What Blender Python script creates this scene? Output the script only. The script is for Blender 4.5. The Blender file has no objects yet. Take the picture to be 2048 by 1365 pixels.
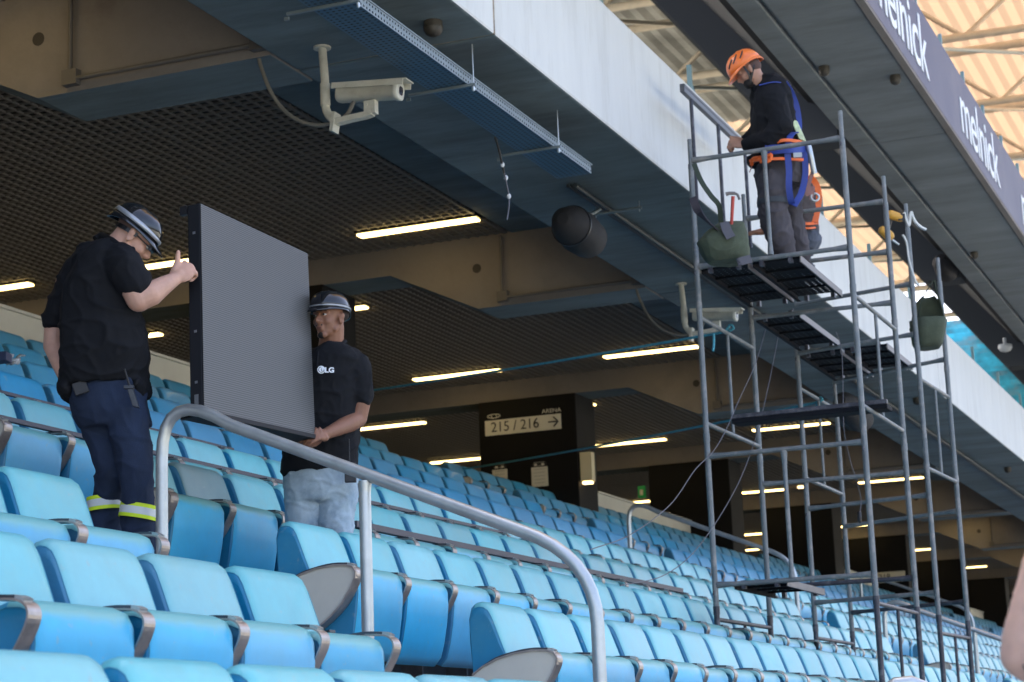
import bpy, bmesh, math, random
import numpy as np
from mathutils import Vector, Matrix, noise as mnoise
random.seed(7)
S = bpy.context.scene
COL = S.collection
R_ = math.radians
V = Vector

# ------------------------------------------------------------------ camera
YAW, PITCH, ROLL, FPX = 0.38304549, 0.20541034, -0.0381894, 4026.95
cf = V((math.cos(PITCH)*math.cos(YAW), math.cos(PITCH)*math.sin(YAW), math.sin(PITCH)))
_r = V((math.sin(YAW), -math.cos(YAW), 0)); _u = _r.cross(cf)
cr = _r*math.cos(ROLL) + _u*math.sin(ROLL); cu = -_r*math.sin(ROLL) + _u*math.cos(ROLL)
cam = bpy.data.cameras.new("camera"); camo = bpy.data.objects.new("camera", cam); COL.objects.link(camo)
cam.sensor_width = 36; cam.lens = FPX/2048*36; cam.clip_start = 0.1; cam.clip_end = 2000
M = Matrix((( cr.x, cu.x, -cf.x, 0), (cr.y, cu.y, -cf.y, 0), (cr.z, cu.z, -cf.z, 0), (0, 0, 0, 1)))
camo.matrix_world = M
cam.dof.use_dof = True; cam.dof.focus_distance = 9.2; cam.dof.aperture_fstop = 6.0
S.camera = camo
S.render.resolution_x = 1024; S.render.resolution_y = 682

# ------------------------------------------------------------------ sky, sun, exposure
SUN_EL, SUN_AZ = 52, 62          # azimuth of the sun, measured from +X towards +Y (behind the stand)
w = bpy.data.worlds.new("World"); S.world = w; w.use_nodes = True
nt = w.node_tree; bg = nt.nodes['Background']
sky = nt.nodes.new('ShaderNodeTexSky'); sky.sky_type = 'NISHITA'; sky.sun_disc = False
sky.sun_elevation = R_(SUN_EL); sky.sun_rotation = R_(90-SUN_AZ)
sky.dust_density = 7.0; sky.air_density = .7; sky.ozone_density = .3
nt.links.new(sky.outputs[0], bg.inputs[0]); bg.inputs[1].default_value = 0.15
sl = bpy.data.lights.new("sun", 'SUN'); sl.energy = 2.2; sl.angle = R_(0.6); sl.color = (1, .93, .82)
so = bpy.data.objects.new("sun", sl); COL.objects.link(so)
sd = V((math.cos(R_(SUN_EL))*math.cos(R_(SUN_AZ)), math.cos(R_(SUN_EL))*math.sin(R_(SUN_AZ)), math.sin(R_(SUN_EL))))
so.rotation_euler = sd.to_track_quat('Z', 'Y').to_euler()
S.view_settings.view_transform = 'Standard'; S.view_settings.look = 'None'
S.view_settings.exposure = 2.62; S.view_settings.gamma = 1
S.cycles.max_bounces = 8; S.cycles.diffuse_bounces = 5; S.cycles.sample_clamp_indirect = 4

# ------------------------------------------------------------------ measuring helpers
def ray(a, b): return cr*((a-1024)/FPX) - cu*((b-682.5)/FPX) + cf
def AX(a, b, x): d = ray(a, b); return d*(x/d.x)
def AY(a, b, y): d = ray(a, b); return d*(y/d.y)
def AZ(a, b, z): d = ray(a, b); return d*(z/d.z)
def AD(a, b, dep): return ray(a, b)*dep
def proj(p):
    z = p.dot(cf)
    return 1024+FPX*p.dot(cr)/z, 682.5-FPX*p.dot(cu)/z, z

# ------------------------------------------------------------------ materials
MATS = {}
def mat(name, col, rough=.6, metal=0., var=.0, scale=4., bump=0., bscale=60., stretch=(1, 1, 1), spec=.5,
        dirt=None, dscale=1.5, damt=.3, coat=0., objvar=0., emis=None, estr=0., trans=0.):
    if name in MATS: return MATS[name]
    m = bpy.data.materials.new(name); m.use_nodes = True; n = m.node_tree.nodes; L = m.node_tree.links
    b = n['Principled BSDF']; b.inputs['Base Color'].default_value = (*col, 1)
    b.inputs['Roughness'].default_value = rough; b.inputs['Metallic'].default_value = metal
    b.inputs['Specular IOR Level'].default_value = spec; b.inputs['Coat Weight'].default_value = coat
    tc = n.new('ShaderNodeTexCoord'); mp = n.new('ShaderNodeMapping'); mp.inputs['Scale'].default_value = stretch
    g = n.new('ShaderNodeNewGeometry')
    L.new(g.outputs['Position'], mp.inputs['Vector'])
    cur = None
    def rgb(c):
        q = n.new('ShaderNodeRGB'); q.outputs[0].default_value = (*c, 1); return q.outputs[0]
    cur = rgb(col)
    if var:
        t = n.new('ShaderNodeTexNoise'); t.inputs['Scale'].default_value = scale; t.inputs['Detail'].default_value = 6
        t.inputs['Roughness'].default_value = .65
        L.new(mp.outputs[0], t.inputs['Vector'])
        mr = n.new('ShaderNodeMapRange'); mr.inputs[1].default_value = .3; mr.inputs[2].default_value = .7
        mr.inputs[3].default_value = 1-var; mr.inputs[4].default_value = 1+var
        L.new(t.outputs['Fac'], mr.inputs[0])
        vm = n.new('ShaderNodeVectorMath'); vm.operation = 'SCALE'
        L.new(cur, vm.inputs[0]); L.new(mr.outputs[0], vm.inputs['Scale']); cur = vm.outputs[0]
        rr = n.new('ShaderNodeMapRange'); rr.inputs[3].default_value = max(.03, rough-.12); rr.inputs[4].default_value = min(1, rough+.12)
        L.new(t.outputs['Fac'], rr.inputs[0]); L.new(rr.outputs[0], b.inputs['Roughness'])
    if dirt:
        t = n.new('ShaderNodeTexNoise'); t.inputs['Scale'].default_value = dscale; t.inputs['Detail'].default_value = 8
        t.inputs['Roughness'].default_value = .7
        L.new(mp.outputs[0], t.inputs['Vector'])
        mr = n.new('ShaderNodeMapRange'); mr.inputs[1].default_value = .5; mr.inputs[2].default_value = .75
        mr.inputs[3].default_value = 0; mr.inputs[4].default_value = damt
        L.new(t.outputs['Fac'], mr.inputs[0])
        mx = n.new('ShaderNodeMix'); mx.data_type = 'RGBA'
        L.new(mr.outputs[0], mx.inputs[0]); L.new(cur, mx.inputs[6]); L.new(rgb(dirt), mx.inputs[7]); cur = mx.outputs[2]
    if objvar:
        oi = n.new('ShaderNodeObjectInfo'); hs = n.new('ShaderNodeHueSaturation')
        mr = n.new('ShaderNodeMapRange'); mr.inputs[3].default_value = 1-objvar; mr.inputs[4].default_value = 1+objvar*.6
        L.new(oi.outputs['Random'], mr.inputs[0]); L.new(mr.outputs[0], hs.inputs['Value'])
        m2 = n.new('ShaderNodeMath'); m2.operation = 'FRACT'; m3 = n.new('ShaderNodeMath'); m3.operation = 'MULTIPLY'
        m3.inputs[1].default_value = 7.3; L.new(oi.outputs['Random'], m3.inputs[0]); L.new(m3.outputs[0], m2.inputs[0])
        mr2 = n.new('ShaderNodeMapRange'); mr2.inputs[3].default_value = 1-objvar; mr2.inputs[4].default_value = 1+objvar*.4
        L.new(m2.outputs[0], mr2.inputs[0]); L.new(mr2.outputs[0], hs.inputs['Saturation'])
        L.new(cur, hs.inputs['Color']); cur = hs.outputs[0]
    L.new(cur, b.inputs['Base Color'])
    if bump:
        t = n.new('ShaderNodeTexNoise'); t.inputs['Scale'].default_value = bscale; t.inputs['Detail'].default_value = 4
        L.new(mp.outputs[0], t.inputs['Vector'])
        bp = n.new('ShaderNodeBump'); bp.inputs['Strength'].default_value = bump; bp.inputs['Distance'].default_value = .01
        L.new(t.outputs['Fac'], bp.inputs['Height']); L.new(bp.outputs[0], b.inputs['Normal'])
    if emis:
        b.inputs['Emission Color'].default_value = (*emis, 1); b.inputs['Emission Strength'].default_value = estr
    if trans: b.inputs['Transmission Weight'].default_value = trans
    MATS[name] = m; return m

mConc = mat('soffit_concrete', (.130, .168, .182), .8, var=.3, scale=1.6, stretch=(1.6, .35, 1), bump=.3, bscale=14, dirt=(.065, .075, .08), dscale=2.0, damt=.8)
mSlabU = mat('upper_slab_concrete', (.18, .20, .205), .8, var=.22, scale=1.2, stretch=(1.6, .4, 1), bump=.3, bscale=14, dirt=(.11, .12, .12), dscale=1.6, damt=.8)
mBeam = mat('crossbeam_concrete', (.20, .178, .16), .85, var=.16, scale=2.2, bump=.25, bscale=20, dirt=(.12, .10, .085), dscale=1.1, damt=.85)
mWhite = mat('white_fascia_paint', (.66, .665, .64), .6, var=.05, scale=1.2, stretch=(2.5, 1, .4), dirt=(.40, .38, .33), dscale=2.2, damt=.42, bump=.12, bscale=25)
mStep = mat('terrace_concrete', (.30, .30, .29), .9, var=.2, scale=3, bump=.3)
mGrate = mat('ceiling_grating_paint', (.185, .165, .145), .6)
mVoid = mat('ceiling_void', (.045, .040, .035), .9)
mPillar = mat('black_panel', (.007, .007, .008), .6, var=.2, scale=1, spec=.15)
mWall = mat('cream_wall_paint', (.60, .59, .54), .7, var=.06, scale=1.5, dirt=(.4, .38, .33), dscale=1.2, damt=.3)
mRear = mat('rear_wall_brown', (.22, .16, .115), .8, var=.2, scale=2)
mGalv = mat('galvanised_steel', (.52, .55, .55), .38, metal=.75, var=.1, scale=7, bump=.05, bscale=80, dirt=(.36, .37, .36), dscale=6, damt=.5)
mScaf = mat('scaffold_grey_paint', (.165, .185, .195), .5, metal=.2, var=.2, scale=6, dirt=(.34, .32, .30), dscale=8, damt=1.)
mScafD = mat('scaffold_dark_paint', (.05, .05, .065), .45, metal=.2, var=.25, scale=6, dirt=(.25, .25, .26), dscale=12, damt=.6)
mPlank = mat('scaffold_plank_dark', (.005, .006, .010), .8, var=.3, scale=5, spec=.25)
mPlankE = mat('scaffold_plank_edge', (.20, .185, .18), .5, metal=.4, var=.2, scale=6)
mLamp = mat('warm_lamp_glow', (1, .8, .5), .5, emis=(1, .70, .25), estr=1.6)
mLamp2 = mat('warm_spot_glow', (1, .8, .5), .5, emis=(1, .68, .30), estr=1.1)
mBlk = mat('black_plastic', (.012, .012, .014), .4)
mCream = mat('camera_beige', (.55, .53, .44), .45, var=.1, scale=6, dirt=(.3, .25, .18), dscale=9, damt=.5)
mCable = mat('grey_cable', (.16, .15, .13), .6)
mWire = mat('thin_wire', (.12, .12, .14), .5)
mRope = mat('blue_rope', (.07, .30, .38), .8, var=.4, scale=60)
mTrayS = mat('tray_side', (.22, .26, .27), .45, metal=.5, var=.1, scale=4)
mTurf = mat('pitch_side_concrete', (.24, .25, .22), .9, var=.3, scale=.5)
mRib = mat('text_white', (.78, .82, .86), .5)
mSignW = mat('sign_cream', (.62, .60, .53), .5)
mSignK = mat('sign_black', (.015, .015, .015), .5)
mSteelB = mat('armrest_steel', (.42, .37, .34), .35, metal=.7, var=.2, scale=20, bump=.05)
mSteelT = mat('armrest_pad', (.07, .075, .09), .3, metal=.3, objvar=.2)
mLeaf = mat('end_panel_grey', (.60, .59, .52), .55, var=.05, scale=4)

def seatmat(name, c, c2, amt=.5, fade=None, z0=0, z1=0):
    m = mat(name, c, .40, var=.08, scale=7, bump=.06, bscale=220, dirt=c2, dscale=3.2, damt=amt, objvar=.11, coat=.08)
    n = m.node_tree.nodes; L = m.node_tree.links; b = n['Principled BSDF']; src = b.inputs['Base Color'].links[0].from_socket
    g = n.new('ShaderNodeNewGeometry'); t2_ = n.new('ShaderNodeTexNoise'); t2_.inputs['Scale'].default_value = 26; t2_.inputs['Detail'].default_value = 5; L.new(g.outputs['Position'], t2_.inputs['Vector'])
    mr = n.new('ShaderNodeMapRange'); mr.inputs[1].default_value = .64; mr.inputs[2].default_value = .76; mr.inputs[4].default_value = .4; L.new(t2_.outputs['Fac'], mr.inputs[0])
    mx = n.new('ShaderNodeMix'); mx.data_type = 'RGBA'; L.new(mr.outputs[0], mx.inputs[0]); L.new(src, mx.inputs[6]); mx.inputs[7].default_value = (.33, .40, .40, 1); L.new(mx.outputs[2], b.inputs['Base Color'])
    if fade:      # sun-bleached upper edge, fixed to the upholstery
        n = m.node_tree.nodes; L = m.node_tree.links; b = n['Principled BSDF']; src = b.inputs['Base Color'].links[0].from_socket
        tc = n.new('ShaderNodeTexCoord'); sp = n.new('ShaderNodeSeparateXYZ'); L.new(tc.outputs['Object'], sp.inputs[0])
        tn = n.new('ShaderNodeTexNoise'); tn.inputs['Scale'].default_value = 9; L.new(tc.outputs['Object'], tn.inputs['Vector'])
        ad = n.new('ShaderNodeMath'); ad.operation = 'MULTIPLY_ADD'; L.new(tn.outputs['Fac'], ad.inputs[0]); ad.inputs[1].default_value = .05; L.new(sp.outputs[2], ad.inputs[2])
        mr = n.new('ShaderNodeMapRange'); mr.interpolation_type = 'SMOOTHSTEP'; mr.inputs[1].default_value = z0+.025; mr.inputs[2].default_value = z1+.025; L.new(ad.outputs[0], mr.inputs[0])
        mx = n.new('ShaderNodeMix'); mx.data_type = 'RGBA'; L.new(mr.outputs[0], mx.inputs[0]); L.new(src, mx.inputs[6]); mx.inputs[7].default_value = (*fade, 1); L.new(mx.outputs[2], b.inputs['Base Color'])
    return m
    return m
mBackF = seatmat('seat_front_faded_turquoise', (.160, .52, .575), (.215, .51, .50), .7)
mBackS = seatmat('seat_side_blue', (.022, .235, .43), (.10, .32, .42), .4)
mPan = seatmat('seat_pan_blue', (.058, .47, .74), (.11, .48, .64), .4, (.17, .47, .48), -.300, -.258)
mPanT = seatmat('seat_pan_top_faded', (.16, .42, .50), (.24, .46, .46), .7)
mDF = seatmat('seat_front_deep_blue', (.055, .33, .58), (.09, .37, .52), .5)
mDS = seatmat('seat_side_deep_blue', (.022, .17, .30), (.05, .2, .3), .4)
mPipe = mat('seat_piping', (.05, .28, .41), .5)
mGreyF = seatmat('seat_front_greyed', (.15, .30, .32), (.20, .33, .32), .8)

# ------------------------------------------------------------------ mesh helpers
class MB:
    def __init__(s): s.v = []; s.f = []; s.m = []; s.sm = []
    def add(s, vs, fs, mi=0, smooth=False):
        o = len(s.v); s.v += [tuple(v) for v in vs]; s.f += [tuple(i+o for i in f) for f in fs]
        s.m += [mi]*len(fs); s.sm += [smooth]*len(fs)
    def box(s, a, b, mi=0):
        x0, y0, z0 = a; x1, y1, z1 = b
        s.add([(x0,y0,z0),(x1,y0,z0),(x1,y1,z0),(x0,y1,z0),(x0,y0,z1),(x1,y0,z1),(x1,y1,z1),(x0,y1,z1)],
              [(0,3,2,1),(4,5,6,7),(0,1,5,4),(1,2,6,5),(2,3,7,6),(3,0,4,7)], mi)
    def obox(s, c, X, Y, Z, mi=0):     # centre, half axis vectors
        c, X, Y, Z = V(c), V(X), V(Y), V(Z)
        vs = [c+X*i+Y*j+Z*k for k in (-1, 1) for i, j in ((-1,-1),(1,-1),(1,1),(-1,1))]
        s.add(vs, [(0,3,2,1),(4,5,6,7),(0,1,5,4),(1,2,6,5),(2,3,7,6),(3,0,4,7)], mi)
    def prism(s, poly, axis, a, b, mi=0, smooth=False):   # poly: list of 2D points, extruded along axis index
        n = len(poly)
        def P(p, t):
            q = [p[0], p[1]]; q.insert(axis, t); return q
        vs = [P(p, a) for p in poly]+[P(p, b) for p in poly]
        s.add(vs, [(i, (i+1) % n, (i+1) % n+n, i+n) for i in range(n)], mi, smooth)
        s.add(vs, [tuple(range(n-1, -1, -1)), tuple(range(n, 2*n))], mi)
    def tube(s, pts, r, n=10, mi=0, caps=True):
        pts = [V(p) for p in pts]; rs = r if isinstance(r, (list, tuple)) else [r]*len(pts)
        k = len(pts); vs = []; N = None
        for i, p in enumerate(pts):
            t = (pts[min(i+1, k-1)]-pts[max(i-1, 0)]).normalized()
            if N is None:
                N = t.orthogonal().normalized()
            else:
                N = (N-t*N.dot(t)).normalized()
            B = t.cross(N)
            vs += [p+(N*math.cos(2*math.pi*j/n)+B*math.sin(2*math.pi*j/n))*rs[i] for j in range(n)]
        fs = [(i*n+j, i*n+(j+1) % n, (i+1)*n+(j+1) % n, (i+1)*n+j) for i in range(k-1) for j in range(n)]
        s.add(vs, fs, mi, True)
        if caps: s.add(vs, [tuple(range(n-1, -1, -1)), tuple((k-1)*n+j for j in range(n))], mi)
    def ribbon(s, pts, width_dirs, wd, th, mi=0):    # flat strap
        pts = [V(p) for p in pts]; k = len(pts); vs = []
        for i, p in enumerate(pts):
            t = (pts[min(i+1, k-1)]-pts[max(i-1, 0)]).normalized()
            W = V(width_dirs[i] if isinstance(width_dirs, list) else width_dirs)
            W = (W-t*W.dot(t)).normalized(); N = t.cross(W)
            vs += [p-W*wd-N*th, p+W*wd-N*th, p+W*wd+N*th, p-W*wd+N*th]
        fs = [(i*4+j, i*4+(j+1) % 4, (i+1)*4+(j+1) % 4, (i+1)*4+j) for i in range(k-1) for j in range(4)]
        s.add(vs, fs, mi); s.add(vs, [(3, 2, 1, 0), tuple((k-1)*4+j for j in range(4))], mi)
    def build(s, name, mats, parent=None, label=None, cat=None, group=None, kind=None, bevel=0, fixn=True):
        me = bpy.data.meshes.new(name); me.from_pydata(s.v, [], s.f)
        if not isinstance(mats, (list, tuple)): mats = [mats]
        for m in mats: me.materials.append(m)
        me.polygons.foreach_set('material_index', s.m); me.polygons.foreach_set('use_smooth', s.sm)
        if fixn:
            bm = bmesh.new(); bm.from_mesh(me); bmesh.ops.recalc_face_normals(bm, faces=bm.faces); bm.to_mesh(me); bm.free()
        me.update()
        o = bpy.data.objects.new(name, me); COL.objects.link(o)
        if bevel:
            md = o.modifiers.new('bevel', 'BEVEL'); md.width = bevel; md.segments = 2; md.limit_method = 'ANGLE'
        if parent: attach(o, parent)
        tag(o, label, cat, group, kind)
        return o
def attach(o, parent):
    o.parent = parent; o.matrix_parent_inverse = parent.matrix_world.inverted() if parent.get('_w') is None else Matrix.Translation(-V(parent['_w']))
def tag(o, label=None, cat=None, group=None, kind=None):
    if label: o['label'] = label
    if cat: o['category'] = cat
    if group: o['group'] = group
    if kind: o['kind'] = kind
    return o
def empty(name, loc, label=None, cat=None, group=None):
    o = bpy.data.objects.new(name, None); COL.objects.link(o); o.location = loc; o.empty_display_size = .1
    o['_w'] = tuple(loc)
    return tag(o, label, cat, group)
def smoothpath(pts, n=8):      # Catmull-Rom
    P = [V(p) for p in pts]; out = []
    P = [P[0]*2-P[1]]+P+[P[-1]*2-P[-2]]
    for i in range(1, len(P)-2):
        for j in range(n):
            t = j/n; a, b, c, d = P[i-1:i+3]
            out.append(.5*((2*b)+(c-a)*t+(2*a-5*b+4*c-d)*t*t+(3*b-a-3*c+d)*t**3))
    out.append(P[-2]); return out
def text(body, size, mtx, m, name, parent=None, depth=.004, sx=1., spacing=1., bold=0.):
    cu_ = bpy.data.curves.new(name, 'FONT'); cu_.body = body; cu_.size = size; cu_.extrude = depth
    cu_.align_x = 'CENTER'; cu_.align_y = 'CENTER'; cu_.space_character = spacing; cu_.offset = bold
    t = bpy.data.objects.new(name, cu_); COL.objects.link(t)
    dg = bpy.context.evaluated_depsgraph_get(); me = bpy.data.meshes.new_from_object(t.evaluated_get(dg))
    bpy.data.objects.remove(t); bpy.data.curves.remove(cu_)
    me.transform(mtx @ Matrix.Diagonal((sx, 1, 1, 1)))
    me.materials.clear(); me.materials.append(m); me.name = name
    o = bpy.data.objects.new(name, me); COL.objects.link(o)
    if parent: attach(o, parent)
    return o
def frame(o, X, Y, Z): return Matrix(((X[0],Y[0],Z[0],o[0]),(X[1],Y[1],Z[1],o[1]),(X[2],Y[2],Z[2],o[2]),(0,0,0,1)))

# ------------------------------------------------------------------ terrace, ground
ROWY = lambda i: 2.62+.97*i
ROWZ = lambda i: .265+.4375*i
TZ = lambda i: -.585+.4375*i
prof = []
for i in range(-9, 9):
    prof += [(ROWY(i-1)+.08, TZ(i)), (ROWY(i)+.08, TZ(i))]
poly = prof+[(20., TZ(8)), (20., TZ(8)-.5), (ROWY(0), TZ(0)-1.6), (ROWY(-10)+.08, -6.2)]
b = MB(); b.prism(poly, 0, -12, 112); b.build('terrace', mStep, kind='structure')
b = MB(); b.add([(-300,-300,-6.3),(400,-300,-6.3),(400,400,-6.3),(-300,400,-6.3)], [(0,1,2,3)]); b.build('ground', mTurf, kind='structure')
GAPS = [(6.7, 8.3), (21.5, 23.2), (36.4, 38.1), (51.3, 53.0), (66.2, 67.9), (81.1, 82.8)]
b = MB()
for g0, g1 in GAPS:
    for i in range(-3, 9):
        y0 = ROWY(i-1)+.08
        b.box((g0+.02, y0-.32, TZ(i-1)-.01), (g1-.02, y0-.002, TZ(i)-.21))
b.build('aisle_steps', mStep, kind='structure')

# ------------------------------------------------------------------ edge beam, ceiling, crossbeams (first level)
NP = 11
b = MB(); jx = 11.7-7.85*3
for k in range(0, 16):
    x0 = jx+k*7.85
    if x0 > 112: break
    b.box((x0+.008, 4.75, 4.70), (x0+7.842, 6.225, 5.71))
edge = b.build('edge_beam', [mConc, mWhite], label='long edge beam with white painted face and blue-grey underside above the stand', cat='beam', bevel=.02)
for p in edge.data.polygons:
    if p.normal.y < -.5: p.material_index = 1
b = MB(); b.box((-12, 4.757, 4.712), (112, 6.0, 5.70)); b.build('joint_filler', mat('joint_stain', (.33, .26, .19), .9, var=.4, scale=9), edge)
b = MB(); b.box((-12, 6.25, 5.48), (112, 7.69, 5.9)); b.build('ceiling_strip', mConc, kind='structure')
b = MB(); b.box((-12, 7.70, 5.62), (112, 20, 5.95)); b.build('ceiling_void', mVoid, kind='structure')
b = MB()
for k in range(int((17.5-7.72)/.108)):
    y = 7.74+k*.108; b.box((4, y, 5.48), (100, y+(.034 if k % 12 == 0 else .020), 5.498))
for k in range(int(96/.108)):
    x = 4+k*.108; b.box((x, 7.73, 5.483), (x+(.034 if k % 12 == 0 else .020), 17.5, 5.501))
b.build('ceiling_grating', mGrate, label='brown egg-crate grating ceiling over the concourse', cat='ceiling')
b = MB(); b.box((-12, 17.6, 2.9), (112, 17.9, 5.6)); b.build('rear_wall', mRear, label='brown rear wall of the concourse', cat='wall')

def cbname(k): return ['nearest', 'second', 'third', 'fourth', 'fifth', 'sixth', 'seventh', 'eighth', 'ninth', 'tenth', 'eleventh'][k]
CBX = [11.33+7.85*k for k in range(0, 10)]
for k, x in enumerate(CBX):
    t = empty('crossbeam', (x, 6.3, 4.7), f'{cbname(k)} haunched concrete crossbeam under the ceiling counting from the left', 'beam', 'concrete crossbeams')
    b = MB(); b.prism([(6.235,4.70),(8.1,4.70),(9.12,5.19),(17.5,5.19),(17.5,5.9),(6.235,5.9)], 0, x, x+.6)
    b.build('beam_body', [mBeam, mConc], t, bevel=.012)
    for p in t.children[0].data.polygons:
        if p.normal.z < -.9: p.material_index = 1  # underside painted blue-grey for the light bounced onto it, sides left brown
    if k < 6:
        b = MB(); c = (7.98, 5.03) if k == 0 else (8.13, 5.11)
        ps = [(8.10+.05*math.cos(a), 5.14+.05*math.sin(a)) for a in [i*math.pi/8 for i in range(16)]]
        b.prism(ps, 0, x-.004, x+.01); b.build('sleeve_hole', mVoid, t)
        b = MB(); xx = x-.03
        xx = x-.045; b.tube([(xx, 7.80, 5.45), (xx, 7.80, 4.84)], .018, 8); b.tube([(xx, 7.75, 4.775), (xx, 6.35, 4.775)], .018, 8)
        b.box((xx-.02, 7.74, 4.735), (x-.002, 7.86, 4.845)); b.box((xx-.02, 6.25, 4.735), (x-.002, 6.36, 4.82))
        b.build('conduit', mat('conduit_shadow_dark', (.11, .10, .09), .6), t)  # conduit made thicker and darker to carry its shadow line on the beam
# pillars
for k in range(1, 9):
    x = CBX[k]
    t = empty('pillar', (x, 9.95, TZ(8)), (['black square pillar behind the two men carrying the panel', 'black pillar carrying the 215 / 216 sign', 'second black pillar right of the sign pillar, behind the scaffold',
        'third black pillar right of the sign pillar, seen through the scaffold','black pillar carrying the far blurred gate sign','fifth black pillar right of the sign pillar','sixth black pillar right of the sign pillar','farthest black pillar at the right edge'][k-1]), 'pillar', 'black concourse pillars')
    b = MB(); b.box((x-.05, 9.92, TZ(8)+.002), (x+.75, 11.45, 5.19)); b.build('pillar_shaft', mPillar, t, bevel=.015)
# parapet walls at the top of the stand
def wall(x0, x1, lab):
    b = MB(); b.box((x0, 10.69, TZ(8)+.002), (x1, 10.84, 4.10)); b.box((x0-.01, 10.66, 4.10), (x1+.01, 10.87, 4.13))
    b.build('parapet_wall', mWall, label=lab, cat='wall', group='cream parapet walls', bevel=.006)
wall(3., 19.1, 'long cream parapet wall behind the worker holding the panel')
wall(29.9, 34.8, 'cream parapet wall between the sign pillar and the next pillar')
wall(47.2, 50.5, 'cream parapet wall piece seen through the scaffold legs')
wall(59.5, 73., 'far cream parapet wall at the right edge above the seats')
# doors / partitions in the concourse (warm walls between the pillars, far back)
for k, (x0, x1) in enumerate(((44.5, 47.0), (60.5, 62.5))):
    b = MB(); b.box((x0, 15.6, TZ(8)), (x1, 15.8, 5.19)); b.build('partition_wall', mRear, label=['brown partition wall behind the scaffold in the concourse','far brown partition wall at the end of the concourse'][k], cat='wall')

# ------------------------------------------------------------------ ceiling lamps
LP = [(10.6,8.42),(10.6,11.37),(10.6,14.3),(18.4,8.42),(18.4,11.37),(18.4,13.9),(21.43,11.2),(21.43,14.1),(26.0,8.42),(26.05,11.37),(29.5,14.15),(29.5,11.2),(33.6,8.42),(33.6,11.37),(33.7,14.6),(41.8,8.42),(41.8,11.37),
      (41.8,14.4),(50.,8.42),(50.,11.3),(50.1,14.1),(54.,14.6),(57.6,8.42),(57.6,11.2),(64.7,8.42),(64.7,10.9),(72.5,8.42),(72.5,11.8)]
def place(n): return ['first','second','third','fourth','fifth','sixth','seventh','eighth','ninth','tenth','eleventh','twelfth','thirteenth','fourteenth','fifteenth'][n]
xs = sorted(set(round(p[0]) for p in LP))
for n, (x, y) in enumerate(LP):
    dep = 'front row' if y < 9.5 else ('middle row' if y < 12.5 else 'rear row')
    t = empty('ceiling_lamp', (x, y, 5.45), f'lit warm white strip lamp, {dep} under the ceiling, {place(xs.index(round(x)))} line from the left', 'ceiling lamp', 'warm strip lamps in the grating')
    b = MB(); b.box((x-.075, y-.70, 5.462), (x+.075, y+.70, 5.56)); b.build('lamp_housing', mBlk, t)
    b = MB(); b.box((x-.065, y-.68, 5.438), (x+.065, y+.68, 5.460)); b.build('diffuser', mLamp, t, bevel=.008)
for n, (x, y, z, lab) in enumerate([(29.4, 10.75, 5.44, 'small round lit downlight right of the sign pillar top'), (41.7, 10.3, 5.44, 'small round lit downlight at the top of the second pillar behind the scaffold'),
      (37.6, 13.7, 5.44, 'tiny lit downlight low behind the sign pillar lantern')]):
    b = MB(); b.prism([(x+.09*math.cos(a), y+.09*math.sin(a)) for a in [i*math.pi/8 for i in range(16)]], 2, z, z+.03)
    t = b.build('downlight', mLamp2, label=lab, cat='ceiling lamp')

# ------------------------------------------------------------------ pillar signs
SX = CBX[2]-.05
def onp(u_, v_, off=.0): return AX(u_, v_, SX-off)
t = empty('gate_sign', onp(1047, 850, .02), 'cream sign reading 215 / 216 with an arrow on the black pillar', 'sign')
b = MB(); p = onp(971, 842.5); q = onp(1123, 857)
b.box((SX-.025, q.y, .5*(onp(1047,860).z+onp(1047,866).z)-.02), (SX-.002, p.y, onp(1047,835.5).z)); sb = b.build('sign_board', mSignW, t)
zc = .5*(min(v[2] for v in b.v)+max(v[2] for v in b.v)); yc = (p.y+q.y)/2
Fm = lambda y, z, off=.03: frame((SX-off, y, z), (0, -1, 0), (0, 0, 1), (-1, 0, 0))
wd = p.y-q.y
text('215 / 216', .21, Fm(yc+.10*wd, zc), mSignK, 'sign_numbers', t, .002, .95)
b = MB(); ay = yc-.41*wd; xx = SX-.032
for a, c in (((ay+.08, zc), (ay-.07, zc)), ((ay-.07, zc), (ay-.0, zc+.07)), ((ay-.07, zc), (ay-.0, zc-.07))):
    b.tube([(xx, a[0], a[1]), (xx, c[0], c[1])], .010, 6)
b.build('arrow_mark', mSignK, t)
text('ARENA', .085, Fm(onp(1103, 822).y, onp(1103, 822).z, .004), mSignW, 'arena_lettering', t, .002, 1.1)
b = MB(); c = onp(988, 833); 
b.tube([(SX-.008, c.y+.1*math.cos(a), c.z+.028*math.sin(a)) for a in [i*math.pi/8 for i in range(17)]], .007, 5)
b.tube([(SX-.008, c.y+.05, c.z+.03), (SX-.008, c.y+.02, c.z-.04)], .006, 5); b.tube([(SX-.008, c.y-.03, c.z+.03), (SX-.008, c.y-.05, c.z-.03)], .006, 5)
b.build('oval_mark', mSignW, t)
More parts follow.
